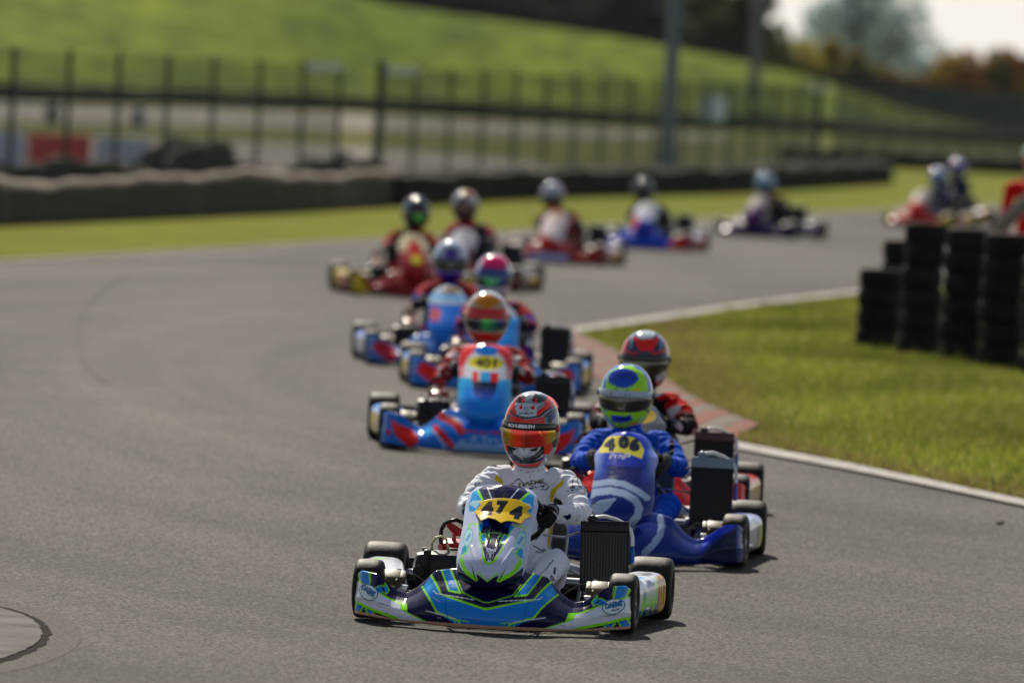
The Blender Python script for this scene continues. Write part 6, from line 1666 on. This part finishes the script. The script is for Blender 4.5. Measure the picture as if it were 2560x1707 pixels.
K(1152, 722, -8, dict(fairing=gen_fairing((120, 30, 50)), nose=gen_nose((200, 196, 200), ('poly', [(-.2, .16), (.2, .16), (.2, .4), (-.2, .4)], (110, 30, 60))), pod=gen_pod((120, 30, 40), (90, 30, 50)), label='maroon racing kart with a pale nose at the back left of the pack'),
  dict(Hc=.82, lean=-.17, head=(-4, 3, 0), label='person in a magenta and dark suit and silver and copper helmet', suit=suit_zones((50, 30, 50), (170, 30, 90), (120, 30, 70), (60, 30, 50), (50, 30, 50), (50, 64, 84)),
    helmet=gh((196, 190, 190), ('top', (.03, .0), .05, .12, (190, 140, 96)), ('ell', (0, .02), .055, .085, 0, (70, 60, 84)), ('ell', (.01, .06), .016, .04, 0, (150, 100, 60)), ('below', -.05, (60, 50, 66))), visor=gradc((60, 50, 60), (50, 44, 60), (110, 70, 30), (50, 44, 60)), strip=flatc((80, 66, 84))))
K(1384, 657, -9, dict(fairing=gen_fairing((150, 20, 28), ('mpoly', [(0, .02), (.26, .02), (.22, .12), (0, .12)], (180, 180, 210))), nose=gen_nose((222, 210, 210), ('poly', [(-.2, .16), (.2, .16), (.08, .27), (-.04, .31), (-.2, .36)], (206, 34, 44)), ('ell', (.0, .56), .06, .03, 0, (226, 200, 150)), ('poly', [(-.2, .59), (.2, .59), (.2, .65), (-.2, .65)], (220, 70, 70))),
    pod=gen_pod((200, 60, 60), (205, 190, 200)), label='red and white racing kart in the middle of the far group'),
  dict(Hc=.77, lean=-.23, head=(-8, 3, 0), label='person in a red brown suit and white helmet with red edge', suit=suit_zones((90, 34, 40), (150, 110, 80), (80, 34, 44), (100, 30, 36), (70, 30, 40), (206, 60, 20)),
    helmet=gh((198, 204, 212), ('side', 80, (196, 70, 70)), ('ell', (0, .10), .02, .03, 0, (120, 120, 130)), ('below', -.04, (40, 50, 50)), ('below', -.10, (200, 60, 26))), visor=flatc((40, 60, 60)), strip=flatc((150, 160, 160))))
K(1612, 622, -9, dict(fairing=gen_fairing((24, 90, 190), ('poly', [(.34, .02), (.6, .02), (.6, .22), (.40, .16)], (190, 24, 60))), nose=gen_nose((222, 222, 232), ('poly', [(-.2, .16), (.2, .16), (.2, .34), (-.03, .40), (-.2, .3)], (40, 70, 170)), ('ell', (-.11, .34), .05, .07, 0, (220, 40, 60)), ('ell', (0, .55), .05, .03, 0, (226, 222, 180))),
    pod=gen_pod((190, 34, 70), (210, 210, 225), (200, 40, 80)), label='blue and white racing kart with crimson side pods, third kart from the far right'),
  dict(Hc=.74, lean=-.23, head=(-8, 3, 0), label='person in a black suit and dark grey helmet', suit=suit_zones((26, 22, 30), (34, 28, 34), (26, 22, 30), (30, 26, 40), (24, 22, 28), (26, 22, 30)),
    helmet=gh((70, 82, 80), ('ell', (.005, .045), .05, .06, 0, (20, 16, 28)), ('below', -.03, (26, 20, 34))), visor=flatc((16, 14, 24)), strip=flatc((40, 44, 50))))
K(1893, 592, -20, dict(fairing=gen_fairing((60, 26, 84)), nose=gen_nose((84, 34, 104), ('poly', [(-.2, .44), (.2, .44), (.2, .65), (-.2, .65)], (190, 180, 176))), pod=gen_pod((60, 30, 80), (90, 40, 100), (110, 50, 100)), label='dark purple racing kart alone before the tyre stacks'),
  dict(Hc=.75, lean=-.26, head=(-14, 3, 0), label='person in a dark maroon suit and pale blue helmet', suit=suit_zones((40, 24, 44), (120, 24, 40), (50, 30, 60), (50, 30, 60), (40, 26, 44), (60, 34, 60)),
    helmet=gh((150, 176, 196), ('below', -.05, (70, 96, 110))), visor=flatc((96, 130, 146)), strip=flatc((130, 160, 176))))
K(2300, 566, -20, dict(fairing=gen_fairing((180, 24, 16), ('mpoly', [(.4, .02), (.6, .02), (.6, .22), (.44, .2)], (190, 170, 30))), nose=gen_nose((206, 40, 26), ('poly', [(-.2, .40), (.2, .40), (.2, .65), (-.2, .65)], (214, 206, 196))), pod=gen_pod((190, 40, 60), (200, 180, 40)), label='orange red racing kart just above the tyre stacks'),
  dict(Hc=.80, lean=-.05, head=(-14, 3, 0), label='person in a grey suit and pale blue helmet above the tyre stacks', suit=suit_zones((100, 104, 120), (120, 130, 150), (80, 70, 90)), helmet=gh((150, 170, 205), ('below', -.05, (90, 106, 140))), visor=flatc((90, 100, 130)), strip=flatc((130, 150, 180))))
K(2328, 556, -28, dict(fairing=gen_fairing((60, 60, 80)), nose=gen_nose((60, 40, 60), ('poly', [(-.2, .46), (.2, .46), (.2, .65), (-.2, .65)], (206, 196, 180))), pod=gen_pod((150, 150, 160), (180, 60, 60)), label='dark racing kart directly behind the orange red one'),
  dict(Hc=.92, lean=-.02, head=(-14, 3, 0), label='person in a dark blue suit and lavender helmet behind the orange red kart', suit=suit_zones((44, 50, 90), (60, 66, 110), (44, 48, 84)), helmet=gh((150, 150, 190), ('below', -.05, (70, 74, 110))), visor=flatc((80, 84, 120)), strip=flatc((120, 124, 160))))

# air: pale haze over the whole place
def haze():
    me = bpy.data.meshes.new('haze'); bm = bmesh.new(); bmesh.ops.create_cube(bm, size=1); bm.to_mesh(me); bm.free()
    o = link('haze', me); o.location = (0, 2740, 17.2); o.scale = (3040, 5600, 36.6)
    m = bpy.data.materials.new('haze'); m.use_nodes = True; t = m.node_tree; t.nodes.clear()
    out = t.nodes.new('ShaderNodeOutputMaterial'); v = t.nodes.new('ShaderNodeVolumePrincipled'); v.inputs['Color'].default_value = (.93, .96, 1, 1)
    v.inputs['Density'].default_value = .00003; v.inputs['Anisotropy'].default_value = .2; t.links.new(v.outputs[0], out.inputs['Volume']); me.materials.append(m); o['kind'] = 'stuff'
if HAZE: haze()

# standing marshal, cut by the right edge
def marshal():
    mb = MB(); b = G(2556, 833)
    mb.tube([(0, 0, .86), (0, 0, .98), (0, 0, 1.15), (0, .0, 1.32), (0, 0, 1.42), (0, 0, 1.47), (0, -.01, 1.58)], [(.15, .10), (.165, .115), (.15, .105), (.19, .12), (.15, .09), (.07, .065), (.055, .055)], 18)
    mb.sphere((0, -.02, 1.66), (.085, .105, .125), 16, 12); mb.sphere((0, -.125, 1.65), (.014, .018, .02), 8, 6)
    for s in (-1, 1):
        mb.tube([(s * .10, 0, 1.40), (s * .185, 0, 1.39), (s * .225, .02, 1.12)], [.07, .068, .050], 12)
        mb.tube([(s * .225, .02, 1.12), (s * .21, -.12, .92)], [.05, .034], 12)
        mb.sphere((s * .205, -.15, .88), (.03, .045, .05), 10, 8)
        for i in range(4): mb.tube([(s * .205 + (i - 1.5) * .016, -.175, .865), (s * .205 + (i - 1.5) * .016, -.195, .835), (s * .205 + (i - 1.5) * .015, -.185, .805)], [.009, .0085, .007], 8)
        mb.tube([(s * .18, -.16, .89), (s * .165, -.185, .865), (s * .165, -.195, .84)], [.011, .010, .008], 8)
        mb.tube([(s * .08, 0, .92), (s * .10, .0, .55), (s * .11, .02, .1)], [.095, .068, .045], 12)
        mb.tube([(s * .11, .05, .05), (s * .115, -.06, .05), (s * .12, -.15, .035)], [.045, .045, .03], 12)
    V, F = mb.data(); V, F, N = remesh(V, F, .012, 3)
    c = np.tile(lin((206, 40, 26)), (len(V), 1)); c[V[:, 2] < .86] = lin((190, 34, 24)); c[(V[:, 2] > 1.49)] = lin((196, 150, 126)); c[(V[:, 2] < .1)] = lin((20, 20, 22)); c[(abs(V[:, 0]) > .17) & (V[:, 2] < .93) & (V[:, 2] > .78)] = lin((190, 145, 120))
    for s in (-1, 1): c[(abs(V[:, 0] - s * .032) < .013) & (abs(V[:, 2] - 1.665) < .008) & (V[:, 1] < -.09)] = lin((40, 30, 26))
    c[(abs(V[:, 0]) < .026) & (abs(V[:, 2] - 1.598) < .006) & (V[:, 1] < -.08)] = lin((150, 80, 70))
    o = link('person', mk_mesh('person', V, F, True, c), M_CLOTH); o.location = b
    tag(o, 'person in bright red overalls and a pale cap standing at the right edge', 'person')
    P, F2 = MB().sphere((0, -.01, 1.70), (.096, .118, .105), 24, 14).data(); keep = [f for f in F2 if np.mean([P[i][2] for i in f]) > 1.69]
    me = mk_mesh('cap', P, keep, True); o2 = link('cap', me, mat('cap_fabric', (.30, .42, .36), .6), o); finish_panel(o2, .004)
    P, F2 = MB().add([(x, y, 1.705 - abs(x) * .1 + (.0 if y > -.12 else -.01)) for y in (-.10, -.17, -.19) for x in (-.07, -.035, 0, .035, .07)], [tuple(f) for f in grid_faces(3, 5)]).data()
    o3 = link('cap_peak', mk_mesh('cap_peak', P, F2, True), mat('cap_fabric', (.3, .4, .4), .6), o2); finish_panel(o3, .004)
marshal()
